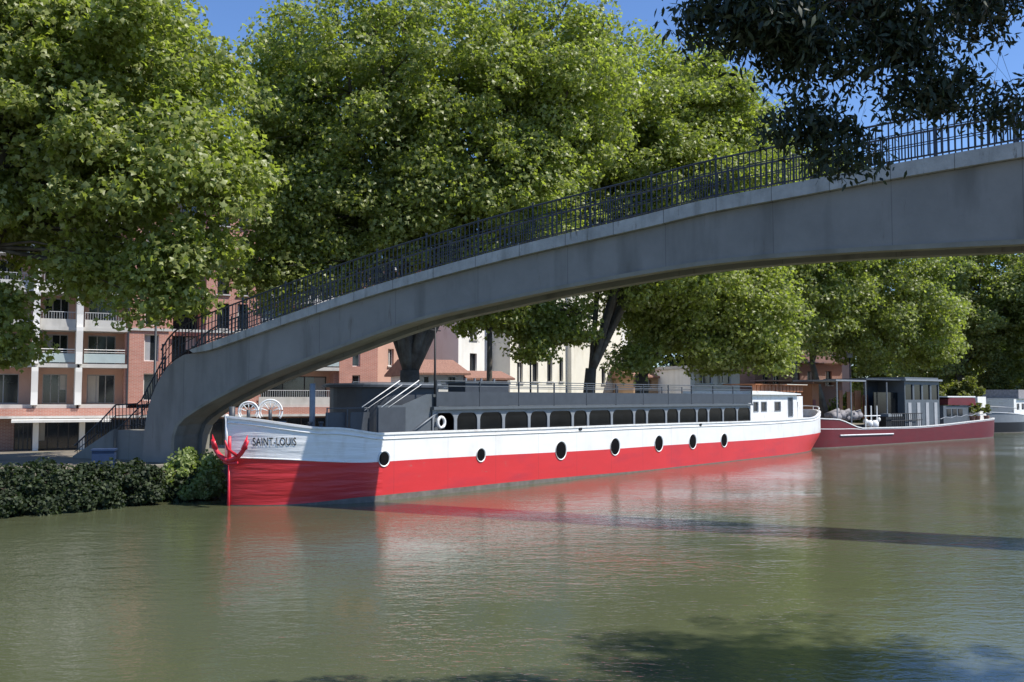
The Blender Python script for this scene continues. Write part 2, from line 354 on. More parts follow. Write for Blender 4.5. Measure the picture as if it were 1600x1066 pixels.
# ------------------------------------------------------------------ FOOTBRIDGE
SL = 0.24; A0 = -0.74
BD = (N + A * SL).normalized(); BP = Vector((-BD.y, BD.x, 0))        # BP: across the deck, away from the camera
if BP.dot(A) < 0: BP = -BP
BO = W(A0, 0)
WID = 1.54
def bpix(px, py):
    p = on_plane(px, py, BO, BP); return ((p - BO).dot(BD), p.z)
def bw(t, z, d): return BO + BD * t + BP * d + Vector((0, 0, z))
top_px = [(226, 668), (233, 632), (247, 596), (266, 569), (294, 551), (327, 538), (380, 519), (452, 493), (540, 463), (640, 432), (800, 388), (1000, 340), (1100, 315), (1240, 288), (1376, 262), (1600, 223)]
bot_px = [(272, 715), (277, 668), (309, 641), (350, 618), (405, 592), (515, 550), (640, 505), (760, 476), (900, 447), (1100, 414), (1300, 396), (1450, 388), (1600, 381)]
tp = [bpix(*p) for p in top_px]; bt = [bpix(*p) for p in bot_px]
TA = 17.2
def mirror(l): return [(2 * TA - t, z) for t, z in reversed(l)]
tp_m = catmull(tp[:-1] + [(tp[-1][0], tp[-1][1])] , 6); bt_m = catmull(bt, 6)
tp_all = tp_m + mirror([q for q in tp_m if q[0] < TA - 1.0]) ; bt_all = bt_m + mirror([q for q in bt_m if q[0] < TA - 1.0])
tp_all = [q for q in tp_all]; bt_all = [q for q in bt_all]
print('bridge top', [(round(a, 2), round(b_, 2)) for a, b_ in tp]); print('bridge bot', [(round(a, 2), round(b_, 2)) for a, b_ in bt])
def interp(l, t):
    for (t0, z0), (t1, z1) in zip(l, l[1:]):
        if t0 <= t <= t1 and t1 > t0: return z0 + (z1 - z0) * (t - t0) / (t1 - t0)
    return l[0][1] if t < l[0][0] else l[-1][1]
br = empty('arched_footbridge', bw(tp[0][0], 0.9, 1.0), 0, 'long grey concrete arched footbridge with dark iron railings crossing the canal', 'footbridge')
def outline(drop_top, rise_bot):
    """closed outline in (t, z); offsets measured along local normals"""
    def off(l, d):
        out = []
        for i, p in enumerate(l):
            q0 = l[max(i - 1, 0)]; q1 = l[min(i + 1, len(l) - 1)]
            tx, tz = q1[0] - q0[0], q1[1] - q0[1]; L = math.hypot(tx, tz) or 1
            out.append((p[0] - tz / L * d * -1 if False else p[0] + tz / L * -d * -1 * -1, p[1] + tx / L * d))
        return out
    T = off(tp_all, -drop_top); B = off(bt_all, rise_bot)
    return T, B
def strip(mb, T, B, d0, d1, m, mb_side=None):
    """solid between an upper chain T and lower chain B (resampled to equal counts), from depth d0 to d1"""
    def resample(l, n):
        L = [0]
        for p, q in zip(l, l[1:]): L.append(L[-1] + math.hypot(q[0] - p[0], q[1] - p[1]))
        out = []; j = 0
        for i in range(n):
            s = L[-1] * i / (n - 1)
            while j < len(L) - 2 and L[j + 1] < s: j += 1
            f = (s - L[j]) / max(L[j + 1] - L[j], 1e-9); out.append((l[j][0] + (l[j + 1][0] - l[j][0]) * f, l[j][1] + (l[j + 1][1] - l[j][1]) * f))
        return out
    n = 150
    T = resample(T, n) if len(T) != len(B) else T; B = resample(B, n) if len(B) != len(T) else B
    n = len(T); vs = []
    for (a, z), (c, y) in zip(T, B): vs += [bw(a, z, d0), bw(a, z, d1), bw(c, y, d1), bw(c, y, d0)]
    fs = []; fb = []
    for i in range(n - 1):
        for k in range(4):
            q = (i * 4 + k, i * 4 + (k + 1) % 4, (i + 1) * 4 + (k + 1) % 4, (i + 1) * 4 + k)
            (fb if k == 2 else fs).append(q)
    mb.add(vs, fs + [(0, 1, 2, 3), tuple((n - 1) * 4 + k for k in (3, 2, 1, 0))], m)
    mb.add(vs, fb, mb_side or m)
def fit(l):      # extend chain down into the ground at both feet
    return l
# near and far arch ribs, recessed soffit between them
tp_g = [(tp_all[0][0] - 0.12, 0.4)] + tp_all + [(tp_all[-1][0] + .12, 0.4)]
bt_g = [(bt_all[0][0] - 0.0, 0.4)] + bt_all + [(bt_all[-1][0], 0.4)]
def pair(Tl, Bl, n=150):
    def rs(l):
        L = [0]
        for p, q in zip(l, l[1:]): L.append(L[-1] + math.hypot(q[0] - p[0], q[1] - p[1]))
        out = []; j = 0
        for i in range(n):
            s = L[-1] * i / (n - 1)
            while j < len(L) - 2 and L[j + 1] < s: j += 1
            f = (s - L[j]) / max(L[j + 1] - L[j], 1e-9); out.append((l[j][0] + (l[j + 1][0] - l[j][0]) * f, l[j][1] + (l[j + 1][1] - l[j][1]) * f))
        return out
    return rs(Tl), rs(Bl)
T0, B0 = pair(tp_g, bt_g)
def lerp(T, B, dT, dB):
    """pull both chains towards each other by metres"""
    oT, oB = [], []
    for (a, z), (c, y) in zip(T, B):
        L = math.hypot(c - a, y - z); ux, uz = (c - a) / L, (y - z) / L
        dt = dT(a) if callable(dT) else dT
        oT.append((a + ux * dt, z + uz * dt)); oB.append((c - ux * dB, y - uz * dB))
    return oT, oB
TC = tp[4][0]
def taper(v): return lambda t: v * min(1, max(0, (min(t, 2 * TA - t) - TC + .02) / .7)) ** .6
for d0, d1 in ((0.0, 0.34), (WID - 0.34, WID)):
    m_ = MB(); t_, b_ = lerp(T0, B0, taper(.34), 0.0); strip(m_, t_, b_, d0, d1, 'bridge_face', 'bridge_soffit'); m_.build('arch_rib', br, world=True, smooth=False)
m_ = MB(); t_, b_ = lerp(T0, B0, lambda t: taper(.34)(t) + .005, 0.16); strip(m_, t_, b_, 0.342, WID - 0.342, 'bridge_soffit'); m_.build('arch_soffit', br, world=True)
m_ = MB(); b2 = lerp(T0, B0, taper(.33), 0)[0]; ii = [i for i, q in enumerate(T0) if TC + .05 < q[0] < 2 * TA - TC - .05]
t_, b2 = T0[ii[0]:ii[-1] + 1], b2[ii[0]:ii[-1] + 1]; strip(m_, t_, b2, -0.16, WID + 0.16, 'bridge_cornice'); m_.build('deck_slab', br, world=True)
# slim ledge at the foot of the rib's face
m_ = MB(); t_, b_ = lerp(T0, B0, 0, 0.10); b2 = lerp(T0, B0, 0, -0.012)[1]; strip(m_, b_, b2, -0.035, 0.06, 'bridge_soffit'); m_.build('rib_ledge', br, world=True)

# railings: top rail, two lower rails, posts and balusters following the deck
def chain_len(l):
    L = [0]
    for p, q in zip(l, l[1:]): L.append(L[-1] + math.hypot(q[0] - p[0], q[1] - p[1]))
    return L
def deck_z(t): return interp(tp_all, t)
RH = 1.0
tr0 = tp[2][0]; tr1 = 2 * TA - tr0
def railing(d, name, individual):
    ts = np.linspace(tr0, tr1, 180)
    m_ = MB()
    for h, r in ((RH, 0.026), (RH - 0.30, 0.013), (0.42, 0.012), (0.12, 0.016)):
        m_.tube([bw(t, deck_z(t) + h, d) for t in ts], r, 'rail_iron', 6)
    rl = m_.build(name, br, world=True)
    # posts and balusters share one mesh each
    pm = MB(); pm.box(-.022, .022, -.022, .022, -0.02, RH + .06, 'rail_iron'); pm.box(-.03, .03, -.03, .03, RH + .06, RH + .10, 'rail_iron')
    bm_ = MB(); bm_.box(-.013, .013, -.013, .013, 0.12, RH, 'rail_iron')
    n = int((tr1 - tr0) / 0.135); pts = []; posts = []
    for i in range(n):
        t = tr0 + (i + .5) * (tr1 - tr0) / n
        (posts if i % 12 == 0 else pts).append(t)
    proto = None; rest = MB(); inv = MW[br.name].inverted()
    order = sorted(pts, key=lambda t: abs(t - 13.5)) if individual else []
    show = set(order[:92])
    for t in posts:
        p = inv @ bw(t, deck_z(t), d)
        if proto is None: proto = pm.build('post', rl); o = proto
        else: o = proto.copy(); COL.objects.link(o); o.parent = rl
        o.location = p
    bp_ = None
    for t in pts:
        p = inv @ bw(t, deck_z(t), d)
        if t in show:
            if bp_ is None: bp_ = bm_.build('baluster', rl); o = bp_
            else: o = bp_.copy(); COL.objects.link(o); o.parent = rl
            o.location = p
        else: rest.box(p.x - .013, p.x + .013, p.y - .013, p.y + .013, p.z + .12, p.z + RH, 'rail_iron')
    ro = rest.build('balusters', rl, recalc=False); ro['kind'] = 'stuff'
railing(0.10, 'railing', True)
railing(WID - 0.10, 'railing', False)
# landing and stair flight down to the quay on the left
lt = tp[1][0]
hr_px = [(250, 556), (242, 570), (234, 585), (222, 607), (213, 625), (206, 631), (172, 633), (150, 657), (128, 678), (108, 697)]
ft_px = [(247, 598), (240, 612), (233, 634), (226, 652), (216, 665), (206, 669), (172, 671), (150, 692), (128, 706), (108, 718)]
hr = [bpix(*q) for q in hr_px]; ft = [bpix(*q) for q in ft_px]
lz = ft[6][1]; tL = ft[6][0]; tE = ft[9][0]
m_ = MB(); m_.prism([(tL, 0.4), (lt + .1, 0.4), (lt + .1, lz - .03), (tL, lz - .03)], lambda x, y, t: bw(x, y, t), 0.30, WID - .30, 'bridge_face'); m_.build('stair_landing', br, world=True)
m_ = MB(); nst = 6; dt_ = (tL - tE) / nst
for i in range(nst):
    z1 = lz - (i + 1) * (lz - .95) / (nst + 1); a_ = tL - i * dt_
    m_.prism([(a_ - dt_, 0.4), (a_, 0.4), (a_, z1), (a_ - dt_, z1)], lambda x, y, t: bw(x, y, t), 0.305 + (i % 2) * .002, WID - .305, 'bridge_face')
m_.build('stair_flight', br, world=True)
m_ = MB(); m_.prism([(tE, .4), (tL, .4), (tL, lz), (tE, 1.05)], lambda x, y, t: bw(x, y, t), .14, .30, 'bridge_face'); m_.build('stair_string', br, world=True)
m_ = MB()
for d in (0.22, WID - .22):
    for f in (1.0, .55, .12): m_.tube([bw(a_[0] * f + c_[0] * (1 - f), a_[1] * f + c_[1] * (1 - f), d) for a_, c_ in zip(hr, ft)], .024 if f == 1 else .014, 'rail_iron', 6)
    for k in range(len(hr) - 1):
        seg = max(1, int(math.hypot(hr[k + 1][0] - hr[k][0], hr[k + 1][1] - hr[k][1]) / .14))
        for q in range(seg):
            f = q / seg; p0 = (ft[k][0] * (1 - f) + ft[k + 1][0] * f, ft[k][1] * (1 - f) + ft[k + 1][1] * f); p1 = (hr[k][0] * (1 - f) + hr[k + 1][0] * f, hr[k][1] * (1 - f) + hr[k + 1][1] * f)
            m_.tube([bw(p0[0], p0[1], d), bw(p1[0], p1[1], d)], .012 if q else .02, 'rail_iron', 4)
m_.build('stair_railing', br, world=True)

# ------------------------------------------------------------------ BARGES
def hull_shape(L0, beam, bow_len, stern_start, stern_end, over):
    """returns f(s, zf) -> (u, half width): s in 0..1 along the boat"""
    def f(s, zf):
        hb = beam / 2
        if s < 0.3:
            th = s / 0.3 * PI / 2
            k = (s / .3) ** 1.5; return (L0 + bow_len * k - 0.06 * zf * (1 - k), hb * math.sin(k * PI / 2) ** 0.86)
        if s < 0.6:
            k = (s - .3) / .3; return (L0 + bow_len + (stern_start - L0 - bow_len) * k, hb)
        th = (s - .6) / .4 * PI / 2
        end = stern_end - over * (1 - min(1, max(0, zf)))
        return (stern_start + (end - stern_start) * math.sin(th), hb * max(0, math.cos(th)) ** 0.62)
    return f
def s_samples(nb=26, nm=30, ns=22):
    return [i / nb * .3 for i in range(nb)] + [.3 + i / nm * .3 for i in range(nm)] + [.6 + i / ns * .4 for i in range(ns + 1)]
def build_hull(shape, beam, levels, ztop, mats, cap, deck_drop, name, parent, deck_mat='deck', zk=0.9):
    """levels: list of functions z(u); mats between them. y = 0 near side, y = beam far side."""
    ss = s_samples(); mb = MB(); cy = beam / 2
    for side in (1, -1):
        vs = []; rows = len(levels)
        for s in ss:
            for fz in levels:
                u0 = shape(s, .5)[0]; z = fz(u0); u, w_ = shape(s, z / zk); vs.append((u, cy - side * w_, z))
        for i in range(len(ss) - 1):
            for k in range(rows - 1):
                q = (i * rows + k, i * rows + k + 1, (i + 1) * rows + k + 1, (i + 1) * rows + k)
                mb.add([vs[j] for j in q], [(0, 1, 2, 3)], mats[k])
        vs = []
        for s in ss:   # cap rail and inside of the bulwark
            u0, w0 = shape(s, .5); z = ztop(u0); u, w_ = shape(s, z / zk)
            cxm = shape(.45, 1)[0]; inset = 0.10
            ui = u + (inset if s < .25 else (-inset if s > .8 else 0)); wi = max(0, w_ - inset)
            uo = u - (0.03 if s < .2 else (-.03 if s > .85 else 0)); wo = w_ + .03
            vs += [(uo, cy - side * wo, z - .05), (uo, cy - side * wo, z + .012), (ui, cy - side * wi, z + .012), (ui, cy - side * wi, z - deck_drop)]
        mb_c = [(i * 4 + k, i * 4 + k + 1, (i + 1) * 4 + k + 1, (i + 1) * 4 + k) for i in range(len(ss) - 1) for k in range(3)]
        mb.add(vs, mb_c, cap)
    # weld by position happens in build via bmesh
    me_o = mb
    # deck
    vs = []
    for s in ss:
        u0, w0 = shape(s, .5); z = ztop(u0) - deck_drop + .02; u, w_ = shape(s, 1); vs += [(u, cy - w_ + .02, z), (u, cy + w_ - .02, z)]
    mb.add(vs, [(i * 2, i * 2 + 1, i * 2 + 3, i * 2 + 2) for i in range(len(ss) - 1)], deck_mat)
    o = mb.build(name, parent, recalc=False)
    import bmesh
    bm = bmesh.new(); bm.from_mesh(o.data); bmesh.ops.remove_doubles(bm, verts=bm.verts, dist=0.0008)
    bmesh.ops.recalc_face_normals(bm, faces=bm.faces)
    bm.to_mesh(o.data); bm.free()
    o.data.polygons.foreach_set('use_smooth', [True] * len(o.data.polygons))
    try: o.data.set_sharp_from_angle(angle=R(38))
    except Exception: pass
    return o
def pw(pts):
    def f(u):
        if u <= pts[0][0]: return pts[0][1]
        for (a, b_), (c, d) in zip(pts, pts[1:]):
            if u <= c:
                k = (u - a) / (c - a); k = k * k * (3 - 2 * k); return b_ + (d - b_) * k
        return pts[-1][1]
    return f
RZ = rz_of(A)
# local frame: x = aft along the canal, y = towards the bank, z up
boat = empty('passenger_barge', W(0, 0, 0), RZ, 'long red and white passenger barge with grey upper deck moored under the footbridge', 'barge')
BEAM = 4.9
shape = hull_shape(-3.15, BEAM, 3.5, 28.5, 37.6, 1.8)
ztop = pw([(-3.45, 2.50), (-1.2, 2.16), (0.4, 1.97), (12, 1.93), (27, 1.86), (33, 1.9), (37.6, 2.35)])
zred = pw([(-3.45, 1.33), (0, 1.14), (14, 1.0), (27, .92), (37.6, 1.0)])
zboot = pw([(-2.4, 0.02), (-0.2, 0.17), (5, .15), (17, 0.03), (34, 0.03)])
lv = [lambda u: -0.7, lambda u: zboot(u), lambda u: zboot(u) + .35 * (zred(u) - zboot(u)), lambda u: zboot(u) + .7 * (zred(u) - zboot(u)), zred,
      lambda u: zred(u) + .33 * (ztop(u) - zred(u)), lambda u: zred(u) + .66 * (ztop(u) - zred(u)), ztop]
hull = build_hull(shape, BEAM, lv, ztop, ['hull_boot', 'hull_red', 'hull_red', 'hull_red', 'hull_white', 'hull_white', 'hull_white'], 'white_paint', 0.45, 'hull', boat)
def hull_pt(s, z, off=0.0, side=1):
    u, w_ = shape(s, z / .9); u2, w2 = shape(min(1, s + 1e-3), z / .9); u1, w1 = shape(max(0, s - 1e-3), z / .9)
    t = Vector((u2 - u1, -(w2 - w1), 0)).normalized(); nn = Vector((t.y, -t.x, 0))
    p = Vector((u, BEAM / 2 - side * w_, z)) + nn * off
    return p, nn
MWB = MW[boat.name]
hm = hull.data; hm.materials.append(M['bow_white']); hm.materials.append(M['bow_red'])
for pl in hm.polygons:
    if pl.center.x < 0.35:
        nm = hm.materials[pl.material_index].name
        if nm == 'hull_side_white': pl.material_index = len(hm.materials) - 2
        elif nm == 'hull_side_red': pl.material_index = len(hm.materials) - 1
# rubbing strakes
def strake(zf, r, m, name, s0=0.0, s1=1.0):
    mb = MB(); pts = []
    for s in [x for x in s_samples() if s0 <= x <= s1]:
        z = zf(shape(s, .5)[0]); pts.append(hull_pt(s, z, 0.004)[0])
    mb.tube(pts, r, m, 6); return mb.build(name, boat, smooth=True)
strake(lambda u: ztop(u) - .17, 0.026, 'white_paint', 'rubbing_strake')
strake(lambda u: zred(u) + .015, 0.020, 'white_paint', 'rubbing_strake', 0.0, 0.235)
# stem bar
mb = MB(); mb.tube([(-3.19, BEAM / 2, -0.6), (-3.19, BEAM / 2, 1.33)], .04, 'red_paint', 8); mb.build('stem_bar', boat, smooth=True)
mb = MB(); mb.tube([(-3.28, BEAM / 2, 1.34), (-3.30, BEAM / 2, 2.54)], .045, 'white_paint', 8); o = mb.build('stem_bar', boat, smooth=True); o['label'] = 'white upper stem bar'
# portholes
def find_s(px, z):
    best = None
    for i in range(4001):
        s = i / 4000
        if s < .02 or s > .9: continue
        p, _ = hull_pt(s, z); q = proj(MWB @ p); d = abs(q[0] - px)
        if best is None or d < best[0]: best = (d, s, q)
    return best
for px, py, rr in ((600, 717, .225), (751, 711, .225), (876, 704, .335), (961, 698, .34), (1029, 693, .34), (1082, 690, .33), (1131, 688, .32)):
    z = 1.3
    for it in range(3):
        _, s, q = find_s(px, z); Zd = (MWB @ hull_pt(s, z)[0]).y; z += (q[1] - py) * Zd / F
    p, nn = hull_pt(s, z); t = Vector((-nn.y, nn.x, 0))
    def ring(mb, r, o0, o1, r2, m, cap=False):
        k = 24; vs = []
        for (rad, off) in ((r, o0), (r2, o1)):
            vs += [p + nn * off + (t * math.cos(2 * PI * i / k) + Vector((0, 0, 1)) * math.sin(2 * PI * i / k)) * rad for i in range(k)]
        fs = [(i, (i + 1) % k, (i + 1) % k + k, i + k) for i in range(k)]
        if cap: fs.append(tuple(range(k, 2 * k)))
        mb.add(vs, fs, m)
    mb = MB(); ring(mb, rr + .008, 0.0, 0.03, rr + .005, 'white_paint'); ring(mb, rr + .005, 0.03, .03, rr, 'white_paint'); ring(mb, rr, .03, .012, rr - .025, 'white_paint')
    fr = mb.build('porthole', boat, smooth=False)
    mb = MB(); ring(mb, rr - .025, .011, .013, 0.001, 'void', True); mb.build('pane', fr, recalc=False)
# name on the bow
def bow_text(txt, pxl, pxr, pyc, size):
    cu = bpy.data.curves.new('txt', 'FONT'); cu.body = txt; cu.size = 1.0; cu.offset = 0.012; cu.space_character = 1.08
    to = bpy.data.objects.new('txt', cu); COL.objects.link(to)
    bpy.context.view_layer.update()
    me = to.evaluated_get(bpy.context.evaluated_depsgraph_get()).to_mesh()
    V = [v.co.copy() for v in me.vertices]; Fc = [tuple(p.vertices) for p in me.polygons]
    x0 = min(v.x for v in V); x1 = max(v.x for v in V); y1 = max(v.y for v in V)
    to.to_mesh_clear(); bpy.data.objects.remove(to)
    z = 1.8
    sl = find_s(pxl, z)[1]; sr = find_s(pxr, z)[1]
    Zd = (MWB @ hull_pt((sl + sr) / 2, z)[0]).y; q = proj(MWB @ hull_pt((sl + sr) / 2, z)[0]); z += (q[1] - pyc) * Zd / F
    # arc length mapping
    S_ = [sl + (sr - sl) * i / 60 for i in range(61)]; P_ = [hull_pt(s, z)[0] for s in S_]; L = [0]
    for a, c in zip(P_, P_[1:]): L.append(L[-1] + (c - a).length)
    mb = MB(); vs = []
    for v in V:
        d = (v.x - x0) / (x1 - x0) * L[-1]; j = 0
        while j < 59 and L[j + 1] < d: j += 1
        k = (d - L[j]) / (L[j + 1] - L[j]); s = S_[j] + (S_[j + 1] - S_[j]) * k
        zz = z + (v.y / y1 - .5) * size; vs.append(hull_pt(s, zz, 0.012)[0])
    mb.add(vs, Fc, 'black'); return mb.build('name_lettering', boat, recalc=False)
bow_text('SAINT-LOUIS', 395, 463, 690, 0.22)
# anchor hanging on the stem
mb = MB(); ay = BEAM / 2 - .3; au = -3.40
def fluke(sgn, du):
    pts = []; rad = []
    for i in range(11):
        k = i / 10; pts.append((au - .02 + du * k, ay + sgn * (0.64 * math.sin(k * PI / 2 * .95)), 1.28 + .56 * (1 - math.cos(k * PI / 2)) ** .9)); rad.append(.085 * (1 - .45 * k))
    mb.tube(pts, rad, 'red_paint', 8)
    tip = Vector(pts[-1]); c = Vector(pts[-4])
    mb.add([c + Vector((0, -.16, 0)), c + Vector((0, .16, 0)), tip + Vector((0, 0, .16)), c + Vector((.06, 0, -.03)), c + Vector((-.08, 0, -.02))], [(0, 3, 2), (3, 1, 2), (1, 4, 2), (4, 0, 2), (0, 4, 1, 3)], 'red_paint')
fluke(1, -.1); fluke(-1, .15)
mb.tube([(au, ay, 1.27), (au, ay, 1.95)], [.06, .045], 'red_paint', 8)
mb.tube([(au, ay - .35, 1.42), (au - .32, ay - .38, 1.62), (au - .42, ay - .4, 1.85)], [.05, .04, .02], 'red_paint', 8)
mb.tube([(au + .05, ay - .30, 1.22), (au - .02, ay, 1.2), (au + .05, ay + .3, 1.22)], .05, 'red_paint', 8)
mb.build('anchor', boat, smooth=True)
# white cowled fairlead wheels standing on the bow
def wheel(px, u, y, z0, r):
    mb = MB(); c = Vector((u, y, z0)); k = 20
    ax = Vector((math.cos(R(40)), -math.sin(R(40)), 0))
    for rr, th in ((r, .028), (r * .80, .018)):
        pts = [c + ax * rr * math.cos(PI * i / k) + Vector((0, 0, 1)) * rr * math.sin(PI * i / k) for i in range(-4, k + 5)]
        mb.tube(pts, th, 'white_paint', 6)
    for i in range(5):
        a = PI * (i + .5) / 5; mb.tube([c + (ax * math.cos(a) + Vector((0, 0, 1)) * math.sin(a)) * r * .25, c + (ax * math.cos(a) + Vector((0, 0, 1)) * math.sin(a)) * r], .016, 'white_paint', 5)
    mb.tube([c - Vector((0, 0, r)), c + Vector((0, 0, .05))], .05, 'dark_steel', 6)
    mb.build('bow_wheel', boat, smooth=True)
wheel(380, -2.9, 2.0, 2.62, .27)
wheel(412, -2.35, 1.75, 2.62, .33)
mb = MB()
mb.tube([(-2.6, 3.2, 2.0), (-2.6, 3.2, 2.75)], .09, 'dark_steel', 8); mb.tube([(-2.3, 3.5, 2.3), (-2.3, 2.4, 2.3)], .12, 'dark_steel', 10); mb.tube([(-1.7, 2.2, 1.8), (-1.7, 2.2, 2.3)], .12, 'grey_light', 8); mb.tube([(-1.95, 2.2, 2.3), (-1.45, 2.2, 2.3)], .03, 'grey_light', 6)
mb.build('windlass', boat, smooth=True)
# mooring bollards on the foredeck
for (u, y) in ((-1.6, .9), (-1.35, .75)):
    mb = MB(); mb.tube([(u, y, 1.6), (u, y, 2.28)], .05, 'dark_steel', 8); mb.tube([(u, y, 2.28), (u, y, 2.33)], .075, 'dark_steel', 8); mb.build('bollard', boat, smooth=True)
# grey spud post
mb = MB(); mb.tube([(-1.05, 1.5, 1.5), (-1.05, 1.5, 3.42)], .085, 'grey_light', 12); mb.build('mooring_post', boat, smooth=True)
# foredeck screens
mb = MB()
for (u0, u1, y) in ((-1.0, -.25, .95), (-.2, .55, .8)):
    mb.box(u0, u1, y, y + .02, 1.75, 2.58, 'dark_steel')
for u in (-1.0, -.23, .57): mb.tube([(u, .9, 1.5), (u, .9, 2.72)], .02, 'grey_steel', 6)
mb.tube([(-1.0, .9, 2.7), (.57, .8, 2.7)], .015, 'grey_steel', 6)
mb.build('foredeck_screen', boat)
# rounded forward deckhouse with brimmed cap
def rounded(u0, u1, y0, y1, r, k=8):
    pts = []
    for i in range(k + 1):
        a = PI / 2 * i / k; pts.append((u0 + r - r * math.sin(a), y1 - r + r * math.cos(a)))
    for i in range(k + 1):
        a = PI / 2 * i / k; pts.append((u0 + r - r * math.cos(a), y0 + r - r * math.sin(a)))
    pts += [(u1, y0), (u1, y1)]
    return pts
mb = MB(); mb.prism(rounded(1.35, 4.3, 1.5, 4.2, 1.0), lambda x, y, t: (x, y, t), 1.5, 3.34, 'dark_steel'); dh = mb.build('deckhouse', boat)
mb = MB(); mb.prism(rounded(1.05, 4.4, 1.35, 4.35, 1.15), lambda x, y, t: (x, y, t), 3.342, 3.42, 'dark_steel')
mb.prism(rounded(1.15, 4.35, 1.42, 4.28, 1.1), lambda x, y, t: (x, y, t), 3.422, 3.47, 'grey_light'); mb.build('roof', dh)
# stair up to the sun deck, with sloped side panel and white handrails
mb = MB(); mb.prism([(.62, 1.55), (3.25, 1.55), (3.25, 3.12), (2.75, 3.12), (1.65, 2.78), (.62, 2.78)], lambda x, y, t: (x, t, y), .52, .56, 'grey_steel')
mb.box(.62, 1.75, .48, .518, 1.9, 2.72, 'dark_steel'); st = mb.build('stair_panel', boat)
mb = MB()
for i in range(7): mb.box(1.0 + i * .28, 1.29 + i * .28, .62, 1.35, 1.70 + i * .15, 1.74 + i * .15, 'deck')
mb.build('stair_treads', boat)
for y in (.5, 1.35):
    mb = MB(); mb.tube([(.75, y, 2.72), (2.35, y, 3.55)], .016, 'white_paint', 6); mb.tube([(.85, y, 2.62), (2.45, y, 3.42)], .009, 'white_paint', 6); mb.build('handrail', boat, smooth=True)
for y in (.47, .9):
    mb = MB(); mb.tube([(2.1, y, 1.98), (3.2, y, 2.55)], .024, 'grey_light', 6); mb.build('handrail', boat, smooth=True)
# saloon side: arched openings from pixel columns
def u_at(px, y=0.5):
    P0 = MWB @ Vector((0, y, 0)); p = on_plane(px, 640, P0, N); return (p - W(0, 0)).dot(A)
posts = [675, 711, 747, 786, 826, 856, 894, 918, 955, 990, 1010, 1040, 1060, 1088, 1106, 1129, 1151, 1172]
us = [u_at(p) for p in posts]
UZ0, UZ1 = 1.6, 2.62
END = us[-1]
def window_bay(mb, x0, x1, y0, y1, m):
    t = .07; zt = UZ1; za = 2.52; r = .25; zb = UZ0
    poly = [(x0, zb), (x0, zt), (x1, zt), (x1, zb), (x1 - t, zb), (x1 - t, za - r)]
    for i in range(1, 7): a = PI / 2 * i / 6; poly.append((x1 - t - r + r * math.cos(a), za - r + r * math.sin(a)))
    for i in range(0, 6): a = PI / 2 * i / 6; poly.append((x0 + t + r - r * math.sin(a), za - r + r * math.cos(a)))
    poly += [(x0 + t, za - r), (x0 + t, zb)]
    mb.prism(poly, lambda x, y, q: (x, q, y), y0, y1, m)
for i, (x0, x1) in enumerate(zip(us, us[1:])):
    mb = MB(); window_bay(mb, x0, x1, .47, .50, 'frame_blue'); wf = mb.build('saloon_window', boat)
    if i > 0:
        mb = MB(); mb.box(x0 + .01, x1 - .01, .505, .52, UZ0, UZ1 - .03, 'glass_black'); mb.build('pane', wf)
# saloon interior, rear wall and floor
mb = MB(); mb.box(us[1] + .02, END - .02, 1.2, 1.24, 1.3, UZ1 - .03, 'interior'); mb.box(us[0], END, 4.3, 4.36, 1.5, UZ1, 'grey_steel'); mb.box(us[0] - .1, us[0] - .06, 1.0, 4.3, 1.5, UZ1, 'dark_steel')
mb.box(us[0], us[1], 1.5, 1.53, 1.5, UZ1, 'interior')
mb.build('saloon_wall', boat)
mb = MB(); mb.box(us[0] - .05, END + .05, .36, 4.42, UZ1 + .004, UZ1 + .10, 'grey_steel'); mb.build('upper_deck', boat)
# upper deck panels and rails
for y in (.40, 4.36):
    mb = MB(); k = 11; u0 = us[0] + .1; du = (END - u0) / k
    for i in range(k): mb.box(u0 + i * du + .03, u0 + (i + 1) * du - .03, y - .012, y + .012, UZ1 + .12, UZ1 + .58, 'dark_steel')
    rl = mb.build('deck_guard', boat)
    for i in range(k + 1):
        mb = MB(); mb.box(u0 + i * du - .022, u0 + i * du + .022, y - .022, y + .022, UZ1 + .1, 3.56, 'dark_steel'); mb.build('post', rl)
    mb = MB()
    for z in (3.55, 3.38): mb.tube([(u0, y, z), (END, y, z + .02)], .017, 'grey_steel', 6)
    mb.build('rail', rl)
# mast with cross arm, life ring with engine by the stair
mb = MB(); mb.tube([(us[0] + .55, .9, 1.6), (us[0] + .55, .9, 5.6)], [.045, .03], 'black', 8); mb.tube([(us[0] + .3, .9, 5.2), (us[0] + .8, .9, 5.2)], .02, 'black', 6); mb.build('mast', boat, smooth=True)
mb = MB(); k = 20
pts = [Vector((us[0] + .30 + .16 * math.cos(2 * PI * i / k), .38, 2.22 + .17 * math.sin(2 * PI * i / k))) for i in range(k + 1)]
mb.tube(pts, .05, 'white_paint', 8, cap=False); mb.build('life_ring', boat, smooth=True)
mb = MB(); mb.box(us[0] + .05, us[0] + .55, .60, .95, 1.6, 2.1, 'black'); mb.build('engine_box', boat)
# bar cabinet on the upper deck
u0, u1 = u_at(727, 1.2), u_at(795, 1.2)
cb = empty('deck_bar_cabinet', MWB @ Vector(((u0 + u1) / 2, 1.6, UZ1 + .1)), RZ, "dark blue grey cabinet standing on the barge's upper deck near the mast", 'cabinet')
h = (u1 - u0) / 2
bx('cabinet_body', cb, 'dark_steel', -h, h, -.4, .4, 0, .78)
bx('counter_top', cb, 'grey_steel', -h - .05, h + .05, -.45, .45, .782, .83)
mb = MB(); [mb.tube([(x, 0, .83), (x, 0, .97)], .04, 'grey_light', 8) for x in (-h * .6, -h * .2, h * .1, h * .7)]; mb.build('bottle_rack', cb)
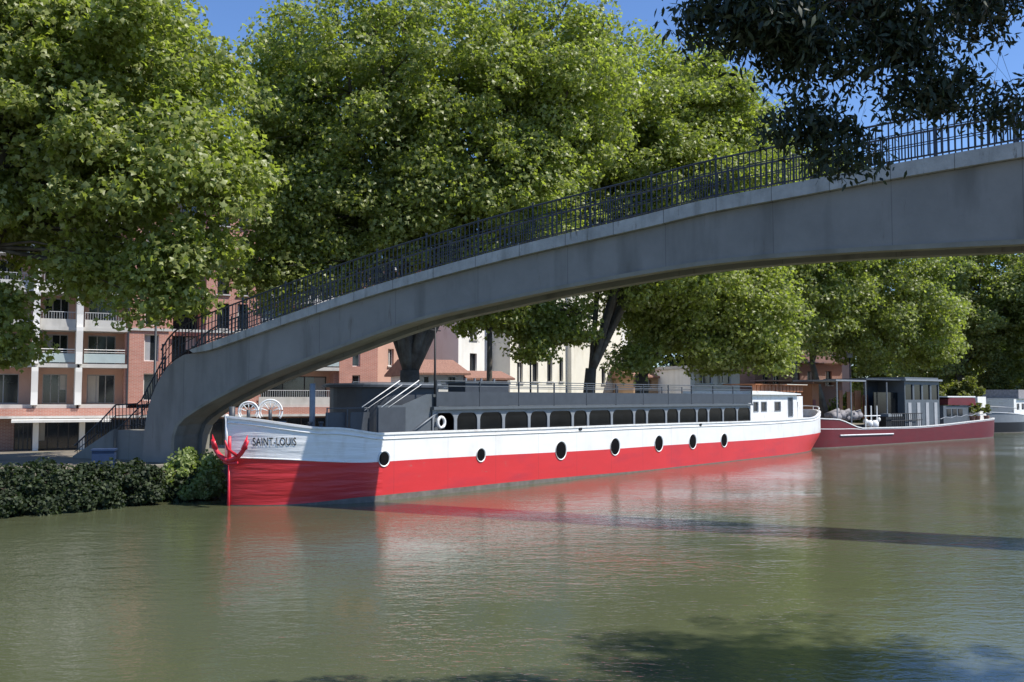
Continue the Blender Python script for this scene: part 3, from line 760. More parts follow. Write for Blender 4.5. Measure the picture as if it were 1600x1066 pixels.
# life buoy posts: folded tables seen over the guard
# stern cabin
mb = MB(); c0, c1 = END + .08, u_at(1246, .6)
wins = [(u_at(1178, .6), u_at(1185, .6), 2.32, 2.78), (u_at(1190, .6), u_at(1198, .6), 2.32, 2.78), (u_at(1211, .6), u_at(1220, .6), 2.32, 2.78), (u_at(1232, .6), u_at(1239, .6), 2.0, 3.0)]
def wall_open(mb, x0, x1, z0, z1, y0, th, ops, m, mr=None):
    """front wall in the xz-plane at y0 (towards -y), thickness th, rectangular openings with reveals"""
    xs = sorted(set([x0, x1] + [v for o in ops for v in o[:2]])); zs = sorted(set([z0, z1] + [v for o in ops for v in o[2:4]]))
    xs = [x for x in xs if x0 <= x <= x1]; zs = [z for z in zs if z0 <= z <= z1]
    for a, c in zip(xs, xs[1:]):
        for d, e in zip(zs, zs[1:]):
            mx, mz = (a + c) / 2, (d + e) / 2
            if any(o[0] < mx < o[1] and o[2] < mz < o[3] for o in ops): continue
            mb.add([(a, y0, d), (c, y0, d), (c, y0, e), (a, y0, e)], [(0, 1, 2, 3)], m)
            mb.add([(a, y0 + th, d), (c, y0 + th, d), (c, y0 + th, e), (a, y0 + th, e)], [(3, 2, 1, 0)], m)
    for o in ops:
        a, c, d, e = o[:4]; q = mr or m
        mb.add([(a, y0, d), (a, y0 + th, d), (a, y0 + th, e), (a, y0, e)], [(0, 1, 2, 3)], q); mb.add([(c, y0, d), (c, y0 + th, d), (c, y0 + th, e), (c, y0, e)], [(3, 2, 1, 0)], q)
        mb.add([(a, y0, d), (c, y0, d), (c, y0 + th, d), (a, y0 + th, d)], [(0, 1, 2, 3)], q); mb.add([(a, y0, e), (c, y0, e), (c, y0 + th, e), (a, y0 + th, e)], [(3, 2, 1, 0)], q)
    for a in (x0, x1): mb.add([(a, y0, z0), (a, y0 + th, z0), (a, y0 + th, z1), (a, y0, z1)], [(0, 1, 2, 3)], m)
    mb.add([(x0, y0, z1), (x1, y0, z1), (x1, y0 + th, z1), (x0, y0 + th, z1)], [(0, 1, 2, 3)], m)
wall_open(mb, c0, c1, 1.4, 3.16, .62, .08, wins, 'white_paint')
mb.box(c0, c1, .702, 4.2, 1.4, 3.158, 'white_paint')
cab = mb.build('aft_cabin', boat, recalc=False)
mb = MB(); mb.prism([(c0 - .0, 3.17), (c1 + .18, 3.17), (c1 + .18, 3.24), (c0 + 2.4, 3.36), (c0, 3.36)], lambda x, y, t: (x, t, y), .45, 4.35, 'white_paint'); mb.build('cabin_roof', cab)
for i, o in enumerate(wins):
    mb = MB(); t = .035
    for (a, c, d, e) in ((o[0] - t, o[0], o[2] - t, o[3] + t), (o[1], o[1] + t, o[2] - t, o[3] + t), (o[0], o[1], o[2] - t, o[2]), (o[0], o[1], o[3], o[3] + t)): mb.box(a, c, .60, .618, d, e, 'grey_light')
    wn = mb.build('cabin_window' if i < 3 else 'cabin_door', cab)
    mb = MB(); mb.box(o[0], o[1], .66, .70, o[2], o[3], 'glass' if i < 3 else 'dark_steel'); mb.build('pane' if i < 3 else 'door_leaf', wn)
# rust coloured slatted canopy above the aft cabin
mb = MB(); d0, d1 = u_at(1177, 2.6), u_at(1256, 2.6)
k = 14
for i in range(k): mb.box(d0 + i * (d1 - d0) / k, d0 + (i + .8) * (d1 - d0) / k, 2.6, 2.66, 3.37, 3.74, 'wood')
mb.box(d0 - .1, d1 + .1, 2.4, 4.4, 3.745, 3.79, 'wood'); mb.box(d0 + 4.2, d1 + .12, 2.38, 4.42, 3.792, 3.82, 'render_cream'); mb.build('roof_canopy', boat)
# white wheelhouse post and tiller gear behind the cabin
mb = MB(); mb.box(c1 + .5, c1 + .62, 1.0, 1.15, 1.5, 3.35, 'wood'); mb.box(c1 + .7, c1 + 1.5, .9, 1.0, 1.5, 3.1, 'white_paint'); mb.tube([(c1 + .3, .8, 1.6), (c1 + .35, .8, 2.3), (c1 + .7, .9, 2.75)], .05, 'dark_steel', 6)
mb.build('tiller_gear', boat)
mb = MB(); pts = []
for s in [.84, .87, .9, .93, .96, .985, 1.0]:
    p = hull_pt(s, ztop(shape(s, .5)[0]), -.05)[0]; pts.append(p + Vector((0, 0, .22)))
mb.tube(pts, .03, 'white_paint', 6)
for p in pts[::2]: mb.tube([p - Vector((0, 0, .22)), p], .02, 'white_paint', 5)
mb.build('stern_rail', boat)
# black mooring eyes along the bulwark
for px in (906, 1094):
    s = find_s(px, 1.75)[1]; p, nn = hull_pt(s, ztop(shape(s, .5)[0]) - .09, 0.01)
    mb = MB(); mb.box(p.x - .08, p.x + .08, p.y - .04, p.y + .01, p.z - .05, p.z + .05, 'black'); mb.build('fairlead', boat)

# ---- second barge: dark red residential barge astern
B2o = Vector((18.8, 57.7, 0)) - (Vector((37.3, 73.8, 0)) - Vector((18.8, 57.7, 0))).normalized() * 1.0
D2 = (Vector((37.3, 73.8, 0)) - Vector((18.8, 57.7, 0))).normalized(); N2 = Vector((D2.y, -D2.x, 0))
b2 = empty('houseboat_barge', B2o, rz_of(D2), 'dark red barge with white gunwale and black wheelhouse astern of the red and white barge', 'barge')
MW2 = MW[b2.name]
def u2(px, y=0.6):
    p = on_plane(px, 640, MW2 @ Vector((0, y, 0)), N2); return (p - B2o).dot(D2)
def z2(px, py, y=0.6): return on_plane(px, py, MW2 @ Vector((0, y, 0)), N2).z
U_END = u2(1556, .9)
sh2 = hull_shape(-1.6, 4.6, 3.4, U_END - 5, U_END, 0.3)
zt2 = pw([(-1.6, 1.9), (2.0, 1.75), (5.5, 1.12), (12, 1.08), (U_END, 1.45)])
zg2 = pw([(-1.6, 1.2), (4, 1.12), (5.5, 1.05), (12, 1.0), (U_END, 1.37)])
build_hull(sh2, 4.6, [lambda u: -.6, lambda u: .04, lambda u: .5, lambda u: zg2(u) - .04, zg2, zt2], zt2, ['hull_boot', 'hull_maroon', 'hull_maroon', 'white_paint', 'hull_maroon'], 'white_paint', 0.3, 'hull', b2)
def box2(name, px0, px1, y0, y1, z0, z1, m, parent=None):
    mb = MB(); mb.box(u2(px0, y0), u2(px1, y0), y0, y1, z0, z1, m); return mb.build(name, parent or b2)
# wheelhouse with glazing bars
wx0, wx1 = u2(1414, .7), u2(1468, .7); wt = z2(1440, 590, .7)
mb = MB(); n_ = 4; dw = (wx1 - wx0) / n_; zs0, zs1 = 2.55, wt - .55
ops = [(wx0 + i * dw + .12, wx0 + (i + 1) * dw - .12, wt - 1.55, wt - .5) for i in range(n_)]
wall_open(mb, wx0, wx1, .8, wt - .25, .7, .1, ops, 'grey_steel'); mb.box(wx0 - .0, wx0 + .1, .802, 3.6, .8, wt - .252, 'grey_steel'); mb.box(wx0, wx1, 3.6, 3.7, .8, wt - .25, 'grey_steel'); mb.box(wx1 - .1, wx1, .802, 3.6, .8, wt - .252, 'grey_steel')
wh = mb.build('wheelhouse', b2, recalc=False)
for o in ops:
    mb = MB(); mb.box(o[0], o[1], .76, .78, o[2], o[3], 'glass_black'); mb.build('window', wh)
mb = MB(); mb.box(wx0 - .2, wx1 + .15, .5, 3.9, wt - .248, wt - .12, 'grey_light'); mb.box(wx0 + .1, wx1 - .1, .7, 3.7, wt - .118, wt, 'grey_steel'); mb.build('roof', wh)
for i in range(4):
    mb = MB(); x = wx0 + (i + .5) * dw; mb.box(x - .22, x + .22, .66, .698, 1.0, wt - 1.75, 'shutter'); mb.build('door_panel', wh)
# long covered terrace forward of the wheelhouse
tx0, tx1 = u2(1305, .9), wx0 - .02; tz = z2(1380, 592, .9)
mb = MB(); mb.box(tx0, u2(1352, .9), .8, 3.9, tz - .22, tz - .12, 'grey_light'); mb.box(u2(1352, .9) + .02, tx1, .8, 3.9, tz - .1, tz, 'dark_steel'); cn = mb.build('terrace_roof', b2)
for px in (1307, 1329, 1352, 1385):
    mb = MB(); x = u2(px, .9); mb.tube([(x, .85, .9), (x, .85, tz - .22)], .05, 'grey_light', 6); mb.build('post', cn)
mb = MB(); mb.box(u2(1356, 2.6), tx1, 2.6, 2.7, .9, tz - .12, 'dark_steel'); mb.box(u2(1366, 1.2), tx1, 1.2, 1.25, .9, tz - .9, 'glass_black'); mb.build('terrace_screen', b2)
for i, (pa, pb, za, zb) in enumerate(((1324, 1334, 1.6, 3.4), (1336, 1346, 2.2, 3.5), (1348, 1357, 1.6, 3.2), (1312, 1317, 1.5, 3.5))):
    box2('wooden_blind', pa, pb, 2.2 + i * .02, 2.24 + i * .02, za, zb, 'wood')
box2('terrace_counter', 1384, 1412, .6, 1.6, 1.0, 1.75, 'black'); box2('terrace_counter', 1388, 1410, .62, 1.5, 1.76, 1.95, 'grey_light')
# white gear: winch, barrels and buoys
for i, (px, zc, r) in enumerate(((1352, 1.5, .16), (1358, 1.35, .22), (1366, 1.3, .26), (1372, 1.6, .14))):
    mb = MB(); x = u2(px, .5); mb.tube([(x, .5, zc - r), (x, .5, zc - r * .5), (x, .5, zc + r * .5), (x, .5, zc + r)], [r * .5, r, r, r * .5], 'white_paint', 10); mb.build('deck_winch', b2, smooth=True)
mb = MB(); 
for px in (1352, 1361, 1370): x = u2(px, .4); mb.tube([(x, .4, 1.0), (x, .4, 2.5)], .05, 'white_paint', 6)
mb.tube([(u2(1350, .4), .4, 1.85), (u2(1375, .4), .4, 1.85)], .04, 'white_paint', 6); mb.build('deck_rail', b2)
rr = random.Random(5); mb = MB()
for i in range(16):
    x = u2(1300 + rr.random() * 45, 1.2); z = 1.7 + rr.random() * .35; r = .15 + rr.random() * .16; mb.tube([(x - r, 1 + rr.random(), z - .1), (x, 1 + rr.random() * .3, z + r * .4), (x + r, 1.3, z - .05)], [r * .5, r, r * .5], 'cloth_grey', 7)
mb.build('folded_tarpaulin', b2, smooth=True)
mb = MB()
for i in range(15): x = u2(1394 + i * 3.2, .35); mb.tube([(x, .35, 1.0), (x, .35, 1.95)], .025, 'black', 4)
for z in (1.5, 1.95): mb.tube([(u2(1392, .35), .35, z), (u2(1441, .35), .35, z)], .03, 'black', 5)
mb.build('guard_rail', b2)
# low rear cabin with maroon canopy, and stern cowl
box2('rear_cabin', 1474, 1514, .8, 3.6, 1.0, z2(1490, 634, .8), 'grey_steel')
for px in (1483, 1492, 1501): box2('cabin_window', px - 3, px + 3, .76, .798, 1.7, 2.2, 'glass')
mb = MB(); q0, q1 = u2(1477, .9), u2(1521, .9); zc = z2(1500, 621, .9)
mb.prism([(q0, zc - .55), (q1, zc - .6), (q1 - .1, zc - .1), (q1 - .6, zc), (q0 + .8, zc), (q0 + .1, zc - .12)], lambda x, y, t: (x, t, y), .7, 3.7, 'hull_maroon'); mb.box(q0 - .05, q1 - .1, .68, 3.72, zc + .002, zc + .09, 'white_paint'); mb.build('rear_canopy', b2)
mb = MB(); mb.box(u2(1528, 1.2), u2(1541, 1.2), 1.2, 2.6, 1.2, z2(1535, 620, 1.2), 'render_white'); mb.build('stern_cowl', b2)
mb = MB(); pts = [(u2(1470 + i * 8, .3), .35, zt2(u2(1470 + i * 8, .3)) + .35 + .1 * (i % 2)) for i in range(11)]; mb.tube(pts, .03, 'grey_light', 5); mb.build('stern_rope', b2)
mb = MB(); mb.tube([(u2(1312, -.03), -.03, .72), (u2(1395, -.03), -.03, .66)], .05, 'white_paint', 6); mb.build('draft_stripe', b2)

# ---- third boat: grey cabin cruiser at the right edge
B3o = Vector((44.0, 83.5, 0)); D3 = A; b3 = empty('cabin_cruiser', B3o, rz_of(D3), 'pale grey cabin cruiser with dark hull and grey roof moored farthest along the canal', 'boat')
sh3 = hull_shape(-2.5, 4.2, 4.0, 14, 17, .3); zt3 = pw([(-2.5, 1.8), (3, 1.5), (17, 1.4)])
build_hull(sh3, 4.2, [lambda u: -.6, lambda u: .05, lambda u: .9, zt3], zt3, ['hull_boot', 'black', 'grey_light'], 'white_paint', .25, 'hull', b3)
mb = MB(); ops3 = [(1.6 + i * 2.0, 2.7 + i * 2.0, 1.95, 2.5) for i in range(6)]
wall_open(mb, 0.5, 14, 1.1, 2.9, .5, .08, ops3, 'white_paint'); mb.box(.5, 14, .582, 3.8, 1.1, 2.898, 'white_paint'); c3 = mb.build('cabin', b3, recalc=False)
for o in ops3: bx('window', c3, 'glass', o[0], o[1], .56, .58, o[2], o[3])
bx('roof', c3, 'grey_light', 1.5, 14.3, .3, 4.0, 2.905, 3.0); bx('roof_canopy', c3, 'cloth_grey', 3, 13.5, .6, 3.6, 3.003, 3.75)
mb = MB(); mb.tube([(-2.2, 2.1, 2.3), (-1, .9, 2.2), (.6, .3, 2.1)], .03, 'grey_light', 5); mb.tube([(-2.2, 2.1, 1.8), (-2.2, 2.1, 2.3)], .03, 'grey_light', 5); mb.build('bow_rail', b3)

# ------------------------------------------------------------------ BUILDINGS
def frame_for(pxl, Yl, dirv):
    p = at(pxl, 622, Yl); return Vector((p.x, p.y, 0)), Vector(dirv).normalized()
WR = random.Random(77)
def window(parent, x0, x1, z0, z1, y, fm='frame_dark', gm='glass', bars=1, sill=None, t=.06):
    mb = MB()
    for (a, c, d, e) in ((x0, x0 + t, z0, z1), (x1 - t, x1, z0, z1), (x0 + t, x1 - t, z0, z0 + t), (x0 + t, x1 - t, z1 - t, z1)): mb.box(a, c, y, y + .06, d, e, fm)
    for i in range(bars):
        xm = x0 + (x1 - x0) * (i + 1) / (bars + 1); mb.box(xm - t / 2, xm + t / 2, y + .002, y + .058, z0 + t, z1 - t, fm)
    w_ = mb.build('window', parent)
    if x1 - x0 > .7 and WR.random() < .6:
        side = WR.random(); wd = (x1 - x0) * WR.uniform(.15, .4); hb = z0 + .02 if WR.random() < .6 else z0 + (z1 - z0) * WR.uniform(.3, .6)
        a = x0 + t + .01 if side < .5 else x1 - t - .01 - wd
        bx('curtain', w_, 'shutter' if WR.random() < .5 else 'concrete', a, a + wd, y + .045, y + .0605, hb, z1 - t - .01)
    bx('pane', w_, gm, x0 + .01, x1 - .01, y + .061, y + .075, z0 + .01, z1 - .01)
    if sill: bx('sill', w_, sill, x0 - .08, x1 + .08, y - .32, y - .005, z0 - .09, z0 - .005)
    return w_
# --- brick apartment block on the left
bo, bd = frame_for(-120, 60.0, (0.894, 0.447, 0)); bd3 = Vector((bd.x, bd.y, 0)); bn = Vector((bd.y, -bd.x, 0))
brick = empty('apartment_block', bo, rz_of(bd), 'red brick apartment block with white balconies and white fins left of the bridge', 'building')
MWK = MW[brick.name]
def ub(px, y=0.0):
    p = on_plane(px, 600, MWK @ Vector((0, y, 0)), bn); return (p - bo).dot(bd3)
def zb_(px, py, y=0.0): return on_plane(px, py, MWK @ Vector((0, y, 0)), bn).z
GZ = -0.45
lev = [zb_(150, 632), zb_(150, 569), zb_(150, 512)]
dz = lev[2] - lev[1]
lev += [lev[2] + dz * (i + 1) for i in range(4)]
TOPZ = lev[-1] + .3
print('levels', lev)
Lx1 = ub(590)
u195, u262, u320, u402, u455 = ub(195), ub(262), ub(320), ub(402), ub(455)
u530, u548, u562 = ub(530), ub(550), ub(563)
# volumes
mb = MB()
def brick_wall(mb, x0, x1, z0, z1, y, ops, m='brick'): wall_open(mb, x0, x1, z0, z1, y, .3, ops, m)
# brick pier 195..262 with a window strip at 225..247
ops = [(ub(224), ub(247), l + .25, l + dz - .35) for l in lev[:-1]]
brick_wall(mb, u195, u262, lev[0], TOPZ, 0, ops)
opsA = ops
# recessed dark glazed bay 262..320
brick_wall(mb, u262, u320, lev[0], TOPZ, 1.6, [(u262 + .4, u320 - .3, l + .15, l + dz - .3) for l in lev[:-1]])
# brick 320..402
opsC = [(ub(337), ub(356), l + .2, l + dz - .45) for l in lev[:-1]] + [(ub(369), ub(386), l + .2, l + dz - .45) for l in lev[:-1]]
brick_wall(mb, u320, u402, lev[0], TOPZ, 0.002, opsC)
# balcony bay 402..535
opsD = [(u402 + .6, u530 - .5, l + .1, l + dz - .4) for l in lev[:-1]]
brick_wall(mb, u402, u530, lev[0], TOPZ, 1.6, opsD, 'render_pink')
opsE = [(u548 + .02, u562 - .02, l + .1, l + dz - .3) for l in lev[:-1]]
brick_wall(mb, u530, Lx1, lev[0], TOPZ, 0.004, opsE)
# balcony bays on the left
ul = 0.0
opsB = []
bays = [(ub(-60), ub(48)), (ub(60), ub(116)), (ub(130), ub(194))]
for (a, c) in bays:
    for l in lev[:-1]: opsB.append((a + (c - a) * .12, a + (c - a) * .82, l + .05, l + dz - .42))
brick_wall(mb, ul, u195, lev[0], TOPZ, 1.7, opsB, 'render_pink')
# body behind, party walls closing the recesses
mb.box(0.0, Lx1, 2.3, 14, GZ, TOPZ - .02, 'brick')
for x, s0, s1 in ((0.0, 1.7, 2.3), (u195 - .0, .3, 1.7), (u262, .3, 1.6), (u320 - .3, .3, 1.6), (u402, .3, 1.6), (u530 - .3, .3, 1.6), (Lx1 - .3, .3, 2.3)):
    mb.box(x + .003, x + .297, s0 + .002, s1 + .6, lev[0], TOPZ - .03, 'brick')
wl = mb.build('wall', brick, recalc=False)
for o in opsA: window(brick, *o, .2, 'render_white', bars=0)
for l in lev[:-1]: window(brick, u262 + .4, u320 - .3, l + .15, l + dz - .3, 1.8, bars=2)
for o in opsC: window(brick, *o, .2, 'frame_dark', bars=1, sill='concrete')
for o in opsD: window(brick, *o, 1.8, 'frame_dark', bars=2)
for o in opsE: window(brick, *o, .2, 'render_white', bars=0)
for o in opsB: window(brick, *o, 1.9, 'shutter', bars=2)
# balconies
for (a, c), kind in ((bays[0], 0), (bays[1], 0), (bays[2], 0), ((u402 + .1, u530 - .05), 1)):
    for li, l in enumerate(lev):
        mb = MB(); mb.box(a - .25 if kind == 0 else a, c + .15 if kind == 0 else c, -.15, 1.69 if kind == 0 else 1.59, l - .25, l, 'concrete')
        bl = mb.build('balcony', brick)
        if li == 0 and kind == 0: continue
        if li == len(lev) - 1: continue
        mb = MB()
        if li in (1,): mb.box(a, c, -.10, -.07, l + .08, l + .68, 'glass_rail'); mb.tube([(a, -.08, l + .95), (c, -.08, l + .95)], .03, 'render_white', 6); mb.tube([(a, -.08, l + .78), (c, -.08, l + .78)], .02, 'render_white', 6)
        else:
            mb.box(a, c, -.12, -.02, l + .002, l + .5, 'concrete')
            nb_ = int((c - a) / .16)
            for i in range(nb_): mb.box(a + i * .16, a + i * .16 + .03, -.09, -.06, l + .5, l + .95, 'shutter')
            mb.tube([(a, -.07, l + .97), (c, -.07, l + .97)], .03, 'shutter', 6)
        mb.build('balustrade', bl)
# white fins
for px in (54, 122):
    x = ub(px); mb = MB(); zz = lev[0] - .05; pts = []
    for i, l in enumerate(lev[:-1]):
        mb.box(x - .2, x + .2, -.55 + (i % 2) * .003, 1.69, l - .03, l + dz - .03, 'render_white')
        mb.prism([(-.55, l + .8), (-.75, l + dz - .3), (-.75, l + dz - .05), (-.551, l + dz - .05)], lambda a_, z, t: (t, a_, z), x - .199, x + .199, 'render_white')
    mb.build('fin', brick)
# ground floor: brick band, long white awning, glazed shopfront
mb = MB(); g0 = lev[0]
mb.box(-.0, Lx1 + .0, -.35, 2.29, g0 - .78, g0 - .262, 'brick'); mb.box(0, Lx1, -.42, -.355, g0 - .90, g0 - .74, 'concrete'); mb.build('ground_floor_band', brick)
gf = [(ub(24), ub(53)), (ub(60), ub(126)), (ub(134), ub(198)), (ub(205), ub(262)), (ub(330), ub(420)), (ub(430), ub(520))]
mb = MB(); brick_wall(mb, 0, Lx1, GZ - .3, g0 - .902, .6, [(a, c, GZ + .02, g0 - 1.02) for a, c in gf], 'brick_brown'); mb.build('shop_wall', brick, recalc=False)
for a, c in gf: window(brick, a, c, GZ + .02, g0 - 1.02, .75, 'frame_dark', bars=3)
for px in (58, 130): x = ub(px); mb = MB(); mb.box(x - .17, x + .17, -.3, .59, GZ - .3, g0 - .903, 'render_white'); mb.build('column', brick)
mb = MB(); mb.prism([(-.36, g0 - .95), (-.36, g0 - .98), (-1.6, g0 - 1.14), (-1.62, g0 - .98)], lambda a_, z, t: (t, a_, z), ub(20), ub(172), 'render_white'); mb.build('awning', brick)
mb = MB(); mb.box(-.3, Lx1 + .3, -.5, 14.3, TOPZ, TOPZ + .3, 'concrete'); mb.build('roof', brick)
mb = MB(); mb.tube([(u195 + .15, -.08, g0 - .2), (u195 + .15, -.08, TOPZ)], .07, 'frame_dark', 6); mb.build('drainpipe', brick)
for li in (2, 4, 6): bx('string_course', brick, 'concrete', u195 + .25, u402, -.10, -.004, lev[li] - .12, lev[li] + .06)

# --- generic houses behind the trees
def house(name, label, pxl, pxr, Yl, dirv, depth, z0, z1, wallm, roof, wins, fm='frame_dark', storey=2.9, roofm='tile', gm='glass', shut=False):
    o, d = frame_for(pxl, Yl, dirv); nn = Vector((d.y, -d.x, 0))
    e = empty(name, o + Vector((0, 0, z0)), rz_of(d), label, 'building')
    mw = MW[e.name]
    def uu(px): p = on_plane(px, 600, mw @ Vector((0, 0, 0)), nn); return (p - o).dot(d)
    Lh = uu(pxr); ops = []
    for (px0, px1, py0, py1) in wins:
        za = on_plane(px0, py1, mw @ Vector((0, 0, 0)), nn).z - z0; zb = on_plane(px0, py0, mw @ Vector((0, 0, 0)), nn).z - z0
        ops.append((uu(px0), uu(px1), max(.1, za), min(zb, z1 - z0 - .2)))
    mb = MB(); wall_open(mb, 0, Lh, 0, z1 - z0, 0, .3, ops, wallm); mb.box(0, Lh, .302, depth, 0, z1 - z0 - .01, wallm)
    mb.build('wall', e, recalc=False)
    for w_ in ops:
        window(e, *w_, .2, fm, gm, bars=1, sill='concrete')
        if shut:
            sw = (w_[1] - w_[0]) * .45
            for (a, c) in ((w_[0] - sw - .03, w_[0] - .03), (w_[1] + .03, w_[1] + sw + .03)): bx('shutter', e, 'shutter', a, c, -.05, -.005, w_[2], w_[3])
    H = z1 - z0
    mb = MB()
    if roof == 'gable':
        rh = depth * .16; mb.prism([(-.4, H - .05), (-.4, H + .08), (depth / 2, H + rh), (depth + .4, H + .08), (depth + .4, H - .05)], lambda a_, z, t: (t, a_, z), -.4, Lh + .4, roofm)
    else: mb.box(-.25, Lh + .25, -.3, depth + .2, H, H + .25, 'concrete')
    mb.build('roof', e)
    return e, Lh, uu
AD = (A.x, A.y, 0)
house('corner_house', 'beige plastered house with pale windows between brick block and thick trunk', 588, 632, 74, AD, 9, -.4, 13, 'render_pink', 'flat', [(606, 615, 545, 572)], 'render_white')
house('tiled_cottage', 'low white house with orange tiled roof behind the thin black mast', 652, 724, 64, (.93, .37, 0), 7, -.4, 4.6, 'render_white', 'gable', [(662, 670, 588, 600), (700, 712, 588, 600)])
house('rear_brick_house', 'pink brick house rising behind the orange tiled cottage', 670, 716, 84, (.93, .37, 0), 8, -.4, 11, 'render_pink', 'gable', [(680, 686, 520, 536), (698, 704, 520, 536)])
house('white_town_house', 'tall white plastered house with narrow windows behind the slender trunk', 716, 796, 78, AD, 10, -.4, 13, 'render_white', 'gable', [(734, 745, 552, 580), (777, 785, 556, 582), (734, 745, 500, 530), (777, 785, 510, 532)], shut=False)
house('garden_pavilion', 'low pink walled annex with red tiles in front of the white town house', 728, 793, 66, (.9, .43, 0), 4, -.4, 4.3, 'render_pink', 'gable', [(740, 750, 596, 606), (770, 780, 596, 606)])
house('cream_town_house', 'cream plastered house with pairs of tall dark windows left of the forked trunk', 797, 892, 80, AD, 11, -.4, 14, 'render_cream', 'gable', [(808, 817, 566, 598), (832, 841, 566, 596), (855, 863, 560, 596), (874, 880, 560, 596), (810, 818, 510, 545), (840, 848, 510, 545)], shut=False)
house('tall_beige_house', 'tall beige house with one lit corner right of the forked trunk', 893, 972, 86, AD, 12, -.4, 16, 'render_cream', 'flat', [(922, 928, 540, 560), (940, 946, 575, 600)])
house('pale_terrace_house', 'narrow pale house seen left of the broad dark trunk', 967, 992, 97, AD, 10, -.4, 13, 'render_white', 'gable', [(972, 978, 575, 600)])
house('orange_shop', 'orange plastered shop with brown doors behind the barge guard rail', 990, 1078, 88, (.9, .43, 0), 6, -.4, 4.9, 'render_orange', 'gable', [(1004, 1018, 583, 606), (1048, 1072, 583, 606)])
house('white_veranda_house', 'low white house with two wide glazed bays under drooping leaves', 1079, 1156, 84, (.93, .37, 0), 8, -.4, 5.6, 'render_white', 'flat', [(1086, 1114, 582, 600), (1121, 1143, 582, 600)], 'render_white')
e, Lh, uu = house('brown_boathouse', 'dark brown boathouse with wide eaves above the aft cabin', 1180, 1316, 88, (.95, .31, 0), 8, -.4, 6.2, 'brick_brown', 'gable', [(1192, 1200, 580, 600), (1208, 1218, 580, 600), (1240, 1250, 580, 602), (1262, 1272, 580, 602), (1290, 1300, 580, 602)], roofm='wood_dark')
bx('eaves_canopy', e, 'render_pink', -.5, Lh + .6, -2.2, -.01, 4.9, 5.02)
house('grey_rear_house', 'grey lilac house half hidden behind the brown boathouse', 1215, 1330, 104, (.95, .31, 0), 8, -.4, 10, 'render_pink', 'flat', [(1240, 1247, 552, 562), (1270, 1277, 552, 562), (1300, 1307, 552, 562)], 'render_white')
# orange panelled kiosk on the quay by the stern
kp = at(1262, 615, 62)
ks = empty('quay_kiosk', (kp.x, kp.y, 1.0), RZ, 'orange wooden kiosk standing on the quay between the two barges', 'kiosk')
bx('kiosk_body', ks, 'wood', -.5, .6, -.5, .5, 0, 2.9); bx('roof', ks, 'wood_dark', -.65, .75, -.65, .65, 2.905, 3.02); bx('door', ks, 'hull_maroon', -.45, -.05, -.54, -.505, .05, 1.9)

# ------------------------------------------------------------------ STREET FURNITURE
def lamp_post(px, Y, ztop_, label, z0=1.0):
    p = at(px, 622, Y); e = empty('street_lamp', (p.x, p.y, z0), 0, label, 'street lamp', 'lamp posts along the far quay')
    H = ztop_ - z0; mb = MB(); mb.tube([(0, 0, 0), (0, 0, .5), (0, 0, .55), (0, 0, H)], [.10, .10, .06, .045], 'rail_iron', 8); mb.build('pole', e, smooth=True)
    mb = MB(); mb.prism([(-.16, H + .05), (.16, H + .05), (.22, H + .5), (-.22, H + .5)], lambda x, z, t: (x, t, z), -.16, .16, 'grey_light'); mb.tube([(0, 0, H + .5), (0, 0, H + .75)], [.26, .03], 'rail_iron', 8); mb.tube([(0, 0, H), (0, 0, H + .05)], [.05, .1], 'rail_iron', 8); mb.build('lantern', e)
    return e
lamp_post(241, 35.5, at(241, 480, 35.5).z, 'dark iron lamp post in front of the brick facade beside the bridge stair')
lamp_post(829, 56, at(829, 545, 56).z, 'slim lamp post in front of the cream house', 1.0)
lamp_post(1329, 80, at(1329, 560, 80).z, 'lamp post rising behind the terrace of the dark red barge', 1.0)
# quay clutter left of the pier
p = at(163, 700, 27.6)
bn_ = empty('blue_bin', (p.x, p.y, 1.0), .3, 'blue plastic bin standing behind the bushes left of the bridge foot', 'bin')
bx('bin_body', bn_, 'blue_bin', -.3, .3, -.28, .28, 0, .5); bx('lid', bn_, 'blue_bin', -.33, .33, -.31, .31, .503, .55)

